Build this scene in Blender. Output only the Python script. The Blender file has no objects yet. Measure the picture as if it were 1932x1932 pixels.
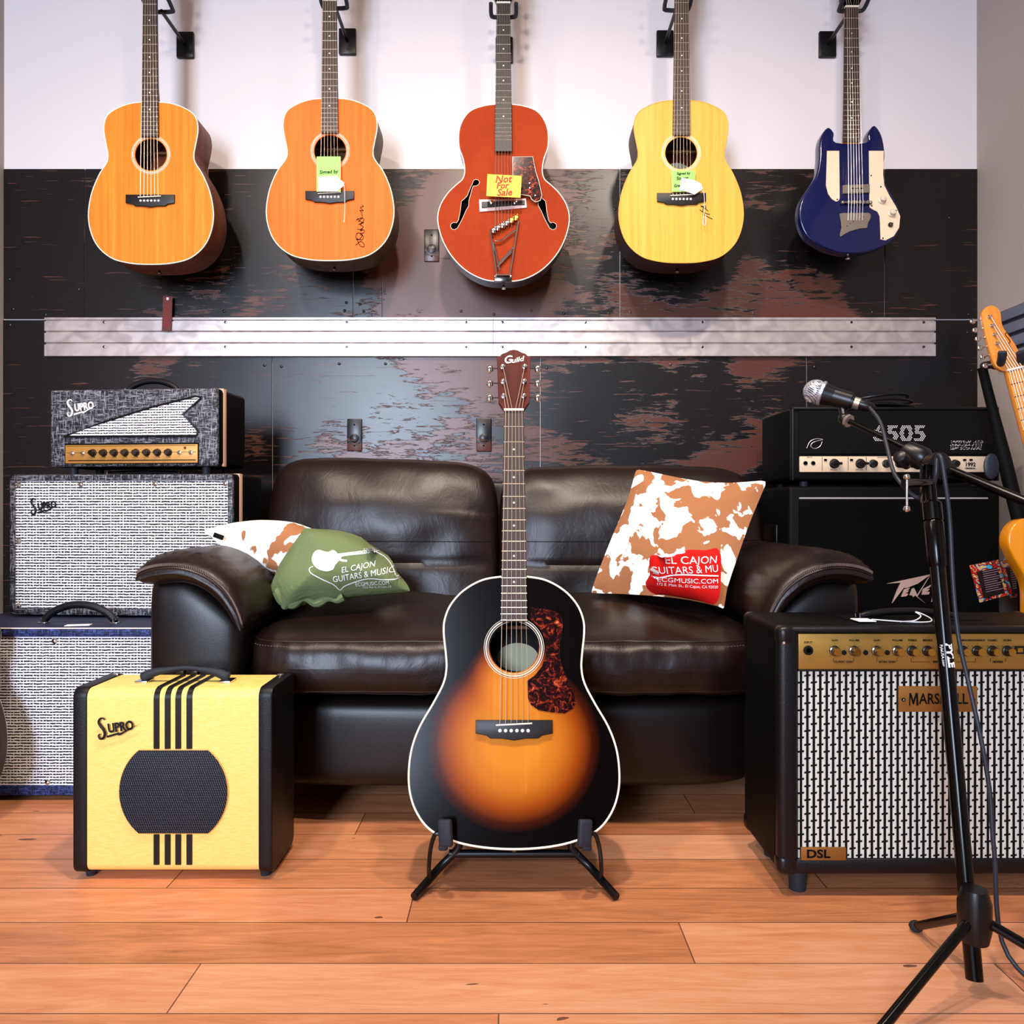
import bpy, bmesh, math, random
from mathutils import Vector, Matrix, noise
from mathutils.bvhtree import BVHTree

# ---------------------------------------------------------------- camera, world, lights, exposure
S = bpy.context.scene
C = S.collection
F, H = 1440.0, 0.74            # focal length in pixels of a 1932 px frame, camera height
cd = bpy.data.cameras.new('camera'); cam = bpy.data.objects.new('camera', cd); C.objects.link(cam)
cd.sensor_width = 36.0; cd.lens = 36.0 * F / 1932.0; cd.clip_start = 0.05
cam.location = (0, 0, H); cam.rotation_euler = (math.radians(90), 0, 0)
S.camera = cam
w = bpy.data.worlds.new('world'); S.world = w; w.use_nodes = True
w.node_tree.nodes['Background'].inputs[0].default_value = (0.75, 0.85, 1.0, 1)
w.node_tree.nodes['Background'].inputs[1].default_value = 0.25
S.view_settings.view_transform = 'Standard'; S.view_settings.look = 'None'
S.view_settings.exposure = 0.0; S.view_settings.gamma = 1.0; S.view_settings.use_curve_mapping = False

def area(name, loc, target, sx, sy, power, col, spread=180):
    l = bpy.data.lights.new(name, 'AREA'); l.shape = 'RECTANGLE'; l.size = sx; l.size_y = sy
    l.energy = power; l.color = col; l.spread = math.radians(spread)
    o = bpy.data.objects.new(name, l); C.objects.link(o); o.location = loc
    o.rotation_euler = (Vector(target) - Vector(loc)).to_track_quat('-Z', 'Y').to_euler()
    return o
def spot(name, loc, target, power, col, angle, blend=0.5, r=0.05):
    l = bpy.data.lights.new(name, 'SPOT'); l.energy = power; l.color = col; l.spot_size = math.radians(angle)
    l.spot_blend = blend; l.shadow_soft_size = r
    o = bpy.data.objects.new(name, l); C.objects.link(o); o.location = loc
    o.rotation_euler = (Vector(target) - Vector(loc)).to_track_quat('-Z', 'Y').to_euler()
    return o
YW = 2.66                      # back wall
XL, XR = -1.77, 1.62           # side walls
YF, ZC = -2.6, 2.75            # wall behind the camera, ceiling
WIN = (-1.62, -0.74, 0.75, 2.45)   # window in the wall behind the camera: x0 x1 z0 z1
area('window_light', ((WIN[0]+WIN[1])/2, YF-0.02, (WIN[2]+WIN[3])/2), ((WIN[0]+WIN[1])/2+.5, 2, 1.2), WIN[1]-WIN[0]-.04, WIN[3]-WIN[2]-.04, 270, (0.68, 0.80, 1.0))
LAMPS = [(-0.12, 0.95, 25), (0.62, 0.95, 17), (-1.0, 0.85, 17)]
for i, (lx, ly, pw) in enumerate(LAMPS):
    spot('ceiling_spot_%s' % 'abc'[i], (lx, ly, ZC-.10), (lx*1.0, 2.3, 1.25), pw*6.3, (1.0, 0.83, 0.70), 125, 0.9, 0.06)

# ---------------------------------------------------------------- helpers
PI = math.pi
def W(px, py, Y):              # measured picture position at a known distance -> metres
    return Vector(((px-966)*Y/F, Y, H+(966-py)*Y/F))
def lin(c):
    if isinstance(c, str):
        c = tuple(int(c[i:i+2], 16)/255 for i in (0, 2, 4))
        c = tuple(x/12.92 if x <= .04045 else ((x+.055)/1.055)**2.4 for x in c)
    return (c[0], c[1], c[2], 1)

class G:                        # tiny node expression builder
    def __init__(s, m):
        s.nt = m.node_tree; s.n = s.nt.nodes; s.l = s.nt.links
        tc = s.n.new('ShaderNodeTexCoord'); s.co = tc.outputs['Object']
        sp = s.n.new('ShaderNodeSeparateXYZ'); s.l.new(s.co, sp.inputs[0])
        s.x, s.y, s.z = sp.outputs
    def put(s, sock, v):
        if isinstance(v, bpy.types.NodeSocket): s.l.new(v, sock)
        else: sock.default_value = v
    def m(s, op, a, b=0.0, c=None):
        n = s.n.new('ShaderNodeMath'); n.operation = op
        s.put(n.inputs[0], a); s.put(n.inputs[1], b)
        if c is not None: s.put(n.inputs[2], c)
        return n.outputs[0]
    def vec(s, x, y, z):
        n = s.n.new('ShaderNodeCombineXYZ'); s.put(n.inputs[0], x); s.put(n.inputs[1], y); s.put(n.inputs[2], z)
        return n.outputs[0]
    def noise(s, scale=5, sc=(1, 1, 1), detail=4, rough=.55, dist=0, loc=(0, 0, 0)):
        mp = s.n.new('ShaderNodeMapping'); s.l.new(s.co, mp.inputs[0]); mp.inputs['Scale'].default_value = sc
        mp.inputs['Location'].default_value = loc
        n = s.n.new('ShaderNodeTexNoise'); s.l.new(mp.outputs[0], n.inputs['Vector'])
        n.inputs['Scale'].default_value = scale; n.inputs['Detail'].default_value = detail
        n.inputs['Roughness'].default_value = rough; n.inputs['Distortion'].default_value = dist
        return n.outputs['Fac']
    def ramp(s, f, *stops):
        n = s.n.new('ShaderNodeValToRGB'); s.put(n.inputs[0], f); e = n.color_ramp.elements
        while len(e) < len(stops): e.new(0.5)
        for i, (p, c) in enumerate(stops):
            e[i].position = p; e[i].color = lin(c) if not isinstance(c, (int, float)) else (c, c, c, 1)
        return n.outputs[0]
    def mix(s, f, a, b):
        n = s.n.new('ShaderNodeMix'); n.data_type = 'RGBA'; s.put(n.inputs[0], f)
        s.put(n.inputs[6], lin(a) if not isinstance(a, bpy.types.NodeSocket) else a)
        s.put(n.inputs[7], lin(b) if not isinstance(b, bpy.types.NodeSocket) else b)
        return n.outputs[2]

MATS = {}
def mat(name, col='808080', rough=.5, metal=0, spec=.5, coat=0, coat_rough=.05, bump=None, bstr=.3, bdist=.002, build=None, trans=0):
    if name in MATS: return MATS[name]
    m = bpy.data.materials.new(name); m.use_nodes = True; MATS[name] = m
    b = m.node_tree.nodes['Principled BSDF']
    b.inputs['Base Color'].default_value = lin(col); b.inputs['Roughness'].default_value = rough
    b.inputs['Metallic'].default_value = metal; b.inputs['Specular IOR Level'].default_value = spec
    b.inputs['Coat Weight'].default_value = coat; b.inputs['Coat Roughness'].default_value = coat_rough
    b.inputs['Transmission Weight'].default_value = trans
    g = G(m); h = None
    if bump: h = g.noise(*bump)
    if build:
        r = build(g, b)
        if r is not None: h = r
    if h is not None:
        bn = m.node_tree.nodes.new('ShaderNodeBump'); bn.inputs['Strength'].default_value = bstr
        bn.inputs['Distance'].default_value = bdist
        m.node_tree.links.new(h, bn.inputs['Height']); m.node_tree.links.new(bn.outputs[0], b.inputs['Normal'])
    return m

def box(bm, x0, x1, y0, y1, z0, z1, bev=0, seg=2):
    r = bmesh.ops.create_cube(bm, size=1)
    vs = r['verts']
    for v in vs:
        v.co = Vector(((x0+x1)/2+v.co.x*(x1-x0), (y0+y1)/2+v.co.y*(y1-y0), (z0+z1)/2+v.co.z*(z1-z0)))
    if bev:
        es = set(e for v in vs for e in v.link_edges)
        bmesh.ops.bevel(bm, geom=list(es), offset=bev, segments=seg, affect='EDGES', profile=.5)
    return bm
def prism(bm, pts, y0, y1, bev=0, seg=2, axis='y'):   # outline in (x,z) pushed along y (or in (y,z) along x)
    def P(a, b, t): return (a, t, b) if axis == 'y' else (t, a, b)
    f = [bm.verts.new(P(a, b, y0)) for a, b in pts]; k = [bm.verts.new(P(a, b, y1)) for a, b in pts]
    n = len(pts); faces = [bm.faces.new(f), bm.faces.new(k[::-1])]
    for i in range(n): faces.append(bm.faces.new((f[i], k[i], k[(i+1) % n], f[(i+1) % n])))
    bmesh.ops.recalc_face_normals(bm, faces=faces)
    if bev:
        es = list(faces[0].edges)+list(faces[1].edges)
        bmesh.ops.bevel(bm, geom=es, offset=bev, segments=seg, affect='EDGES', profile=.5)
    return bm
def smooth_pts(pts, k=6, closed=True):
    out = []; n = len(pts)
    rng = range(n) if closed else range(n-1)
    for i in rng:
        g = lambda j: Vector(pts[j % n]) if closed else Vector(pts[max(0, min(n-1, j))])
        p0, p1, p2, p3 = g(i-1), g(i), g(i+1), g(i+2)
        for s in range(k):
            t = s/k
            out.append(.5*((2*p1)+(p2-p0)*t+(2*p0-5*p1+4*p2-p3)*t*t+(3*p1-p0-3*p2+p3)*t**3))
    if not closed: out.append(Vector(pts[-1]))
    return out
def tube(bm, pts, r, n=10, closed=False):
    pts = [Vector(p) for p in pts]; L = len(pts); rings = []
    up = Vector((0, 0, 1)); prev = None
    for i, p in enumerate(pts):
        a = pts[i-1] if (i > 0 or closed) else pts[i]; b = pts[(i+1) % L] if (i < L-1 or closed) else pts[i]
        d = (b-a).normalized()
        if prev is None:
            u = d.cross(up) if abs(d.dot(up)) < .95 else d.cross(Vector((1, 0, 0)))
        else: u = prev-d*prev.dot(d)
        u.normalize(); prev = u; v = d.cross(u)
        rr = r[i] if isinstance(r, (list, tuple)) else r
        rings.append([bm.verts.new(p+(u*math.cos(2*PI*k/n)+v*math.sin(2*PI*k/n))*rr) for k in range(n)])
    m = L if closed else L-1
    for i in range(m):
        A, B = rings[i], rings[(i+1) % L]
        for k in range(n): bm.faces.new((A[k], A[(k+1) % n], B[(k+1) % n], B[k]))
    if not closed:
        bm.faces.new(rings[0][::-1]); bm.faces.new(rings[-1])
    return bm
def lathe(bm, prof, o=(0, 0, 0), d=(0, 0, 1), n=24):
    d = Vector(d).normalized(); o = Vector(o)
    u = d.cross(Vector((0, 0, 1))) if abs(d.z) < .95 else d.cross(Vector((1, 0, 0)))
    u.normalize(); v = d.cross(u); rings = []
    for r, h in prof:
        rings.append([bm.verts.new(o+d*h+(u*math.cos(2*PI*k/n)+v*math.sin(2*PI*k/n))*max(r, 1e-5)) for k in range(n)])
    fs = []
    for A, B in zip(rings, rings[1:]):
        for k in range(n): fs.append(bm.faces.new((A[k], A[(k+1) % n], B[(k+1) % n], B[k])))
    fs.append(bm.faces.new(rings[0][::-1])); fs.append(bm.faces.new(rings[-1]))
    bmesh.ops.recalc_face_normals(bm, faces=fs)
    return bm
def sphere(bm, c, r, sc=(1, 1, 1), seg=24):
    bmesh.ops.create_uvsphere(bm, u_segments=seg, v_segments=seg//2, radius=1, matrix=Matrix.Translation(c) @ Matrix.Diagonal((r*sc[0], r*sc[1], r*sc[2], 1)))
    return bm
def puff(bm, c, h, n=5.0, cuts=14, fn=None):     # rounded cushion block, optional deform
    t = bmesh.new(); bmesh.ops.create_cube(t, size=2)
    bmesh.ops.subdivide_edges(t, edges=t.edges[:], cuts=cuts, use_grid_fill=True)
    for v in t.verts:
        p = v.co; k = (abs(p.x)**n+abs(p.y)**n+abs(p.z)**n)**(-1/n); q = p*k
        q = Vector((q.x*h[0], q.y*h[1], q.z*h[2]))
        if fn: q = fn(q, p*k)
        v.co = q+Vector(c)
    me = bpy.data.meshes.new('t'); t.to_mesh(me); t.free(); bm.from_mesh(me); bpy.data.meshes.remove(me)
    return bm
def obj(name, bm, m, parent=None, ang=40, loc=None, rot=None, sub=0):
    me = bpy.data.meshes.new(name)
    if isinstance(bm, bmesh.types.BMesh):
        bm.normal_update(); bm.to_mesh(me); bm.free()
    else: me = bm
    o = bpy.data.objects.new(name, me); C.objects.link(o)
    if m is not None:
        me.materials.clear(); me.materials.append(m if not isinstance(m, str) else MATS[m])
    for p in me.polygons: p.use_smooth = True
    me.set_sharp_from_angle(angle=math.radians(ang))
    if parent: o.parent = parent
    if loc is not None: o.location = loc
    if rot is not None: o.rotation_euler = rot
    if sub:
        md = o.modifiers.new('sub', 'SUBSURF'); md.levels = sub; md.render_levels = sub
    return o
def B(): return bmesh.new()
def thing(name, label, cat, loc=(0, 0, 0), rot=(0, 0, 0), group=None):
    o = bpy.data.objects.new(name, None); C.objects.link(o); o.empty_display_size = .05
    o.location = loc; o.rotation_euler = rot; o['label'] = label; o['category'] = cat
    if group: o['group'] = group
    return o
def tag(o, label, cat, group=None):
    o['label'] = label; o['category'] = cat
    if group: o['group'] = group
    return o
def struct(name, bm, m, parent=None, **k):
    o = obj(name, bm, m, parent, **k); o['kind'] = 'structure'; return o
def text_bm(s, size, ext=.0004, shear=0, width=None, bold=0, align='CENTER', spacing=1.0, res=3):
    """letters as a mesh in the x-z plane, facing -y, centred on the origin"""
    cu = bpy.data.curves.new('t', 'FONT'); cu.body = s; cu.size = size; cu.extrude = ext; cu.shear = shear
    cu.align_x = align; cu.align_y = 'CENTER'; cu.offset = bold; cu.space_character = spacing; cu.resolution_u = res
    o = bpy.data.objects.new('t', cu); C.objects.link(o)
    dg = bpy.context.evaluated_depsgraph_get(); dg.update()
    me = bpy.data.meshes.new_from_object(o.evaluated_get(dg))
    bpy.data.objects.remove(o); bpy.data.curves.remove(cu)
    bm = bmesh.new(); bm.from_mesh(me); bpy.data.meshes.remove(me)
    if width:
        xs = [v.co.x for v in bm.verts]; k = width/max(1e-6, max(xs)-min(xs)); mid = (max(xs)+min(xs))/2
        for v in bm.verts: v.co.x = (v.co.x-mid)*k
    for v in bm.verts: v.co = Vector((v.co.x, -v.co.z, v.co.y))
    return bm
def xf(bm, loc=(0, 0, 0), roll=0, rot=None):
    R = Matrix.Rotation(-roll, 4, 'Y') if rot is None else rot.to_matrix().to_4x4()
    bmesh.ops.transform(bm, matrix=Matrix.Translation(loc) @ R, verts=bm.verts[:]); return bm
def add(bm, other):
    me = bpy.data.meshes.new('t'); other.to_mesh(me); other.free(); bm.from_mesh(me); bpy.data.meshes.remove(me); return bm
def supro_logo(wd):            # script word with a tall S and a split underline, width wd, rising to the right
    bm = B()
    u = wd
    s_pts = [(-.30, .22), (-.33, .27), (-.40, .27), (-.45, .20), (-.42, .10), (-.36, .0), (-.34, -.10), (-.39, -.2), (-.47, -.21), (-.50, -.13), (-.46, -.09)]
    tube(bm, [(x*u, 0, z*u) for x, z in smooth_pts(s_pts, 5, False)], [.012*u+.02*u*math.sin(PI*i/50) for i in range(51)], 8)
    t = text_bm('UPRO', .30*u, .004*u, 0.0, .62*u, bold=.012*u); xf(t, (.06*u, 0, -.0*u)); add(bm, t)
    prism(bm, [(-.30*u, -.21*u), (-.05*u, -.17*u), (-.0*u, -.20*u), (.52*u, .02*u), (.02*u, -.14*u), (-.02*u, -.12*u), (-.30*u, -.16*u)], -.004*u, .004*u)
    xf(bm, (0, 0, 0), math.radians(8)); return bm
def drape(bm, target_bvh, d, eps=.0015):
    d = Vector(d).normalized()
    for v in bm.verts:
        off = 0
        hit = target_bvh.ray_cast(v.co-d*1.0, d)
        if hit[0]: v.co = hit[0]-d*(eps)
    return bm

# ---------------------------------------------------------------- materials
def b_floor(g, b):
    pl = g.m('FLOOR', g.m('DIVIDE', g.y, .125)); fy = g.m('FRACT', g.m('DIVIDE', g.y, .125))
    sh = g.m('MULTIPLY', g.m('FRACT', g.m('MULTIPLY', pl, .377)), 1.3)
    fx = g.m('FRACT', g.m('DIVIDE', g.m('ADD', g.x, sh), 1.3)); ix = g.m('FLOOR', g.m('DIVIDE', g.m('ADD', g.x, sh), 1.3))
    rnd = g.m('FRACT', g.m('MULTIPLY', g.m('SINE', g.m('ADD', g.m('MULTIPLY', pl, 12.99), g.m('MULTIPLY', ix, 78.2))), 437.5))
    gr = g.noise(3, (1.4, 14, 1), 6, .65, 1.2); fine = g.noise(9, (2, 40, 1), 4, .6)
    v = g.m('ADD', g.m('MULTIPLY', gr, .55), g.m('ADD', g.m('MULTIPLY', rnd, .25), g.m('MULTIPLY', fine, .2)))
    c = g.ramp(v, (.25, '965a38'), (.5, 'cc8458'), (.75, 'e2a680'))
    kn = g.m('GREATER_THAN', g.noise(13, (.8, 3.0, 1), 1, .4), .765)
    c = g.mix(g.m('MULTIPLY', kn, .8), c, '30140a')
    seam = g.m('MAXIMUM', g.m('LESS_THAN', fy, .018), g.m('LESS_THAN', fx, .0018))
    c = g.mix(g.m('MULTIPLY', seam, .8), c, '281208')
    g.l.new(c, b.inputs['Base Color']); return g.m('SUBTRACT', fine, seam)
mat('floor_wood', rough=.42, spec=.4, bstr=.25, bdist=.001, build=b_floor)
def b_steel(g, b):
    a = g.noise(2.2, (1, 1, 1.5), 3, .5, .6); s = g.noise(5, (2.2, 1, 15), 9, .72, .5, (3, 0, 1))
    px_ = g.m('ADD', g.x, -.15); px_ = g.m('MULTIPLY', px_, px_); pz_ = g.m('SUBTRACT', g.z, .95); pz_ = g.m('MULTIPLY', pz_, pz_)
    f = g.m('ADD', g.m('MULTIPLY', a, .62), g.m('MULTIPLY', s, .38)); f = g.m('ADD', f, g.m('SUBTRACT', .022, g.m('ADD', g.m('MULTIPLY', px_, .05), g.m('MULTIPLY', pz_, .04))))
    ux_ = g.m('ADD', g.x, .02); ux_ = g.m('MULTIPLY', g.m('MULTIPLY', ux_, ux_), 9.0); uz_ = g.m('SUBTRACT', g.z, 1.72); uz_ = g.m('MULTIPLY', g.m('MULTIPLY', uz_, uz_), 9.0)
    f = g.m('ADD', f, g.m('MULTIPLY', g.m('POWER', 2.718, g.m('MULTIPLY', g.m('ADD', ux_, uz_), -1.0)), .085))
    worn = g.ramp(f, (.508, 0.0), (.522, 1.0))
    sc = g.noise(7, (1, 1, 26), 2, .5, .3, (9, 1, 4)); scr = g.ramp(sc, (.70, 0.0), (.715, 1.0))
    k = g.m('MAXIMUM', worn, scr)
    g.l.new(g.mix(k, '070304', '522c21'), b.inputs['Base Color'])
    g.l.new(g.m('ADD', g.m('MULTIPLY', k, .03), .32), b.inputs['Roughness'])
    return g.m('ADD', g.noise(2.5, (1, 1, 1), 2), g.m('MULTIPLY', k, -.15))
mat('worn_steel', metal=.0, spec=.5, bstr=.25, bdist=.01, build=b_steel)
mat('paint_wall', 'b0a29c', .75, spec=.25, bump=(160, (1, 1, 1), 3), bstr=.12, bdist=.001)
mat('white_wall', 'ded8d8', .8, spec=.2, bump=(160, (1, 1, 1), 3), bstr=.1, bdist=.001)
mat('ceiling', '8a8078', .9, spec=.1)
def b_alu(g, b):
    n = g.noise(14, (1, 1, 1.3), 1, .4, 1.5); n2 = g.noise(60, (1, 1, .3), 2)
    g.l.new(g.ramp(n, (.35, 'c6bcba'), (.65, 'dcd2cf')), b.inputs['Base Color'])
    g.l.new(g.m('ADD', g.m('MULTIPLY', n, .10), .30), b.inputs['Roughness']); return n2
mat('aluminium', metal=.75, rough=.33, bstr=.08, bdist=.001, build=b_alu)
mat('chrome', 'd6d4d0', .12, 1); mat('dark_chrome', '6a6864', .2, 1); mat('gold_metal', 'd8a548', .25, 1)
mat('black_hole', '030303', .9, spec=.05)
mat('black_plastic', '0a0a0c', .35, spec=.35); mat('black_matt', '050505', .7, spec=.12); mat('soft_black', '0b0c10', .5, spec=.25)
mat('rubber', '22252c', .6, spec=.3)
mat('white_bone', 'f2ead8', .4); mat('white_plastic', 'efece6', .45); mat('cream_piping', 'd8b096', .6)
mat('ebony', '100c0c', .45, spec=.4, bump=(60, (1, 1, .1), 3), bstr=.1, bdist=.0005)
mat('rosewood_board', '33221f', .5, spec=.4, bump=(70, (4, 1, .2), 4), bstr=.2, bdist=.0005)
def grain(name, c0, c1, c2, sc=(16, 16, .35), **k):
    def f(g, b):
        n = g.noise(5, sc, 5, .6, .25); n2 = g.noise(40, sc, 2)
        v = g.m('ADD', g.m('MULTIPLY', n, .8), g.m('MULTIPLY', n2, .2))
        g.l.new(g.ramp(v, (.3, c0), (.5, c1), (.7, c2)), b.inputs['Base Color']); return n2
    return mat(name, build=f, bstr=.05, bdist=.0005, **k)
grain('spruce_amber', 'c86a22', 'da7c2a', 'e68e36', rough=.4, spec=.12)
grain('cedar_orange', 'dc5c18', 'e4661e', 'ea7428', rough=.4, spec=.12)
grain('spruce_pale', 'd69a3c', 'de a648'.replace(' ', ''), 'e6b258', rough=.4, spec=.12)
grain('mahogany_side', '5a2c16', '7c3e1c', '985026', (6, 6, 2), rough=.5, spec=.15)
grain('rosewood_side', '241408', '3c2414', '5a3820', (5, 5, 3), rough=.5, spec=.15)
grain('mahogany_dark_side', '2a0e08', '40160c', '551f10', (6, 6, 2), rough=.5, spec=.15)
grain('walnut_side', '3a2614', '5a3e24', '6e5030', (4, 4, 4), rough=.5, spec=.15)
grain('headstock_wood', '2c0c06', '48150b', '5e2414', (9, 9, 1), rough=.4, spec=.2)
grain('maple_neck', 'c87420', 'd98630', 'e29a44', (12, 12, .8), rough=.3, coat=.4)
grain('satin_orange', '8a2e0e', '943412', '9c3a16', (2, 2, 1.2), rough=.55, spec=.05)
def b_burst(g, b):              # sprayed sunburst finish: amber middle fading to black at the rim
    n = g.noise(5, (14, 1, .5), 4, .6); n2 = g.noise(4, (1.2, 1, 1), 2)
    wob = g.m('MULTIPLY', g.m('SUBTRACT', n2, .5), .10)
    ex = g.m('DIVIDE', g.x, .172); ez = g.m('DIVIDE', g.m('SUBTRACT', g.z, .198), .168)
    r1 = g.m('SQRT', g.m('ADD', g.m('MULTIPLY', ex, ex), g.m('MULTIPLY', ez, ez)))
    ex2 = g.m('DIVIDE', g.x, .105); ez2 = g.m('DIVIDE', g.m('SUBTRACT', g.z, .285), .130)
    r2 = g.m('SQRT', g.m('ADD', g.m('MULTIPLY', ex2, ex2), g.m('MULTIPLY', ez2, ez2)))
    r = g.m('SMOOTH_MIN', r1, r2, .15); r = g.m('ADD', r, wob)
    c = g.ramp(r, (.30, 'c47822'), (.55, 'b26318'), (.76, '843a08'), (.90, '3a1002'), (1.02, '070303'))
    n3 = g.m('MULTIPLY', g.m('SUBTRACT', n, .5), .5)
    c = g.mix(g.m('MULTIPLY', g.m('MAXIMUM', n3, 0), g.m('LESS_THAN', r, .6)), c, 'f0a040')
    g.l.new(c, b.inputs['Base Color']); return None
mat('sunburst', rough=.2, spec=.12, coat=0, build=b_burst)
mat('gloss_black', '030202', .2, spec=.25)
def b_tort(g, b):
    n = g.noise(60, (1, 1, 1), 3, .6, 2.2); c = g.ramp(n, (.46, '120405'), (.56, '4a0f08'), (.68, 'a03c1e'), (.8, 'e08a60'))
    g.l.new(c, b.inputs['Base Color'])
mat('tortoise', rough=.15, spec=.4, coat=.3, build=b_tort)
mat('blue_lacquer', '040c40', .22, spec=.4, coat=.5); mat('mint_guard', 'e8cfae', .45); mat('butterscotch', 'e08a12', .25, coat=.5)
mat('nickel', 'a09486', .4, .8); mat('frosted_knob', 'd2c4ae', .3, spec=.6)
mat('steel_string', 'd8d0c4', .3, .9); mat('bronze_string', 'e6d2b4', .35, .7)
def b_leather(g, b):
    n = g.noise(9, (1, 1, 1), 3); c = g.ramp(n, (.3, '100706'), (.7, '190b09'))
    g.l.new(c, b.inputs['Base Color'])
    f = g.noise(260, (1, 1, 1), 2); wr = g.noise(11, (1.3, 1, .8), 5, .6, 1.3)
    return g.m('ADD', g.m('MULTIPLY', f, .06), wr)
mat('leather', rough=.37, spec=.36, bstr=.28, bdist=.005, build=b_leather)
mat('leather_flat', '0f0807', .38, spec=.36, bump=(300, (1, 1, 1), 2), bstr=.25, bdist=.0006)
mat('thread', '5a4a44', .6); mat('piping_leather', '1c0f0c', .35, spec=.6)
def tweed(name, dark, light, k=1.0):
    def f(g, b):
        a = g.noise(60, (6*k, 3, .7*k), 3, .7); c = g.noise(60, (.7*k, 3, 6*k), 3, .7, 0, (5, 3, 1))
        v = g.m('MAXIMUM', a, c); g.l.new(g.ramp(v, (.52, dark), (.66, light)), b.inputs['Base Color']); return v
    return mat(name, rough=.6, spec=.3, bstr=.4, bdist=.0008, build=f)
tweed('tweed_grey', '14151a', '90929c'); tweed('tweed_blue', '10142e', '4d5fae')
def cloth(name, ps, blk, duty=.36, dash=3.0):
    def f(g, b):
        wav = g.m('MULTIPLY', g.m('SUBTRACT', g.noise(90, (1, 0, 1), 2), .5), .5)
        t = g.m('FRACT', g.m('ADD', g.m('DIVIDE', g.z, ps), wav))
        ln = g.m('LESS_THAN', t, duty)
        n = g.noise(40, (1.6, 0, 3.5), 2, .6)
        ds = g.m('FRACT', g.m('DIVIDE', g.x, ps*1.15))
        gap = g.m('MULTIPLY', g.m('LESS_THAN', ds, .22), g.m('GREATER_THAN', n, .50))
        k = g.m('MULTIPLY', ln, g.m('SUBTRACT', 1.0, gap))
        fl = g.m('LESS_THAN', g.m('FRACT', g.m('DIVIDE', g.x, ps*.5)), .3)
        base = g.mix(g.m('MULTIPLY', fl, .25), 'f0f0f2', 'b4b8c4')
        g.l.new(g.mix(k, base, blk), b.inputs['Base Color']); return g.m('SUBTRACT', 1.0, k)
    return mat(name, rough=.8, spec=.2, bstr=.4, bdist=.001, build=f)
cloth('grille_white', .0079, '08080a', .47); cloth('grille_white_head', .0072, '0c0c10', .42); cloth('grille_blue', .00725, '0a0c1c', .46)
def b_weave(g, b):
    p, q = .0124, .0133
    u = g.m('DIVIDE', g.x, p); i = g.m('ROUND', u); du = g.m('ABSOLUTE', g.m('SUBTRACT', u, i))
    v = g.m('DIVIDE', g.m('ADD', g.z, g.m('MULTIPLY', g.m('SUBTRACT', u, i), -.0015)), q); j = g.m('ROUND', v); dv = g.m('ABSOLUTE', g.m('SUBTRACT', v, j))
    par = g.m('LESS_THAN', g.m('ABSOLUTE', g.m('SUBTRACT', g.m('FLOORED_MODULO', g.m('ADD', i, j), 2.0), 0)), .5)
    col = g.m('LESS_THAN', du, .215)
    bar = g.m('MULTIPLY', g.m('LESS_THAN', dv, .15), par)
    th = g.m('LESS_THAN', g.m('FRACT', g.m('ADD', g.m('MULTIPLY', g.m('SUBTRACT', du, .20), 4.9), .32)), .36)
    hz = g.m('LESS_THAN', g.m('FRACT', g.m('MULTIPLY', v, 5.0)), .62)
    fine = g.m('MULTIPLY', th, hz)
    k = g.m('MAXIMUM', g.m('MAXIMUM', col, bar), g.m('MULTIPLY', fine, .9))
    g.l.new(g.mix(k, 'e2e2d8', '050506'), b.inputs['Base Color']); return g.m('SUBTRACT', 1.0, k)
mat('basket_cloth', rough=.8, spec=.2, bstr=.5, bdist=.001, build=b_weave)
def b_blackcloth(g, b):
    k = g.m('MULTIPLY', g.m('LESS_THAN', g.m('FRACT', g.m('DIVIDE', g.m('ADD', g.x, g.m('MULTIPLY', g.z, .35)), .0044)), .45), g.m('LESS_THAN', g.m('FRACT', g.m('DIVIDE', g.z, .0034)), .4))
    n = g.noise(500, (1, 1, 1), 2)
    g.l.new(g.mix(g.m('MULTIPLY', k, n), '0a0b10', '8a93a4'), b.inputs['Base Color']); return k
mat('black_cloth', rough=.7, spec=.2, bstr=.3, bdist=.0006, build=b_blackcloth)
def b_dots(g, b):
    u = g.m('FRACT', g.m('DIVIDE', g.m('ADD', g.x, g.z), .006)); v = g.m('FRACT', g.m('DIVIDE', g.m('SUBTRACT', g.x, g.z), .006))
    k = g.m('MULTIPLY', g.m('GREATER_THAN', u, .5), g.m('GREATER_THAN', v, .5)); g.l.new(g.mix(k, '08080a', '010101'), b.inputs['Base Color']); return k
mat('steel_mesh', rough=.5, spec=.15, bstr=.3, bdist=.0006, build=b_dots)
mat('yellow_vinyl', 'eccb68', .5, spec=.35, build=lambda g, b: (g.l.new(g.ramp(g.noise(60, (1, 1, 8), 3), (.4, 'ecc866'), (.6, 'f0d07a')), b.inputs['Base Color']), g.noise(300, (1, 1, 1), 2))[1], bstr=.25, bdist=.0006)
mat('black_tolex', '07080c', .42, spec=.3, bump=(300, (1, 1, 1), 3, .7), bstr=.5, bdist=.0012)
mat('black_tolex_dull', '030303', .6, spec=.12, bump=(200, (1, 1, 1), 3, .7), bstr=.4, bdist=.001)
mat('brass_panel', 'b08a44', .38, .75, bump=(30, (.2, 1, 30), 2), bstr=.04, bdist=.0004)
mat('brass_plate', '94642c', .45, .5); mat('amber_panel', 'b98640', .45, .3)
mat('panel_beige', 'd6c0a4', .5); mat('ink', '0a0808', .7, spec=.1); mat('paper_white', 'f6f4f2', .7)
mat('paper_green', '96dc6a', .7); mat('paper_yellow', 'ecc844', .7); mat('card_red', '6e2016', .5); mat('ink_red', 'b02818', .7)
mat('blue_top', '20233c', .6, spec=.25, bump=(300, (1, 1, 1), 2), bstr=.2, bdist=.0005)
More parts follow.
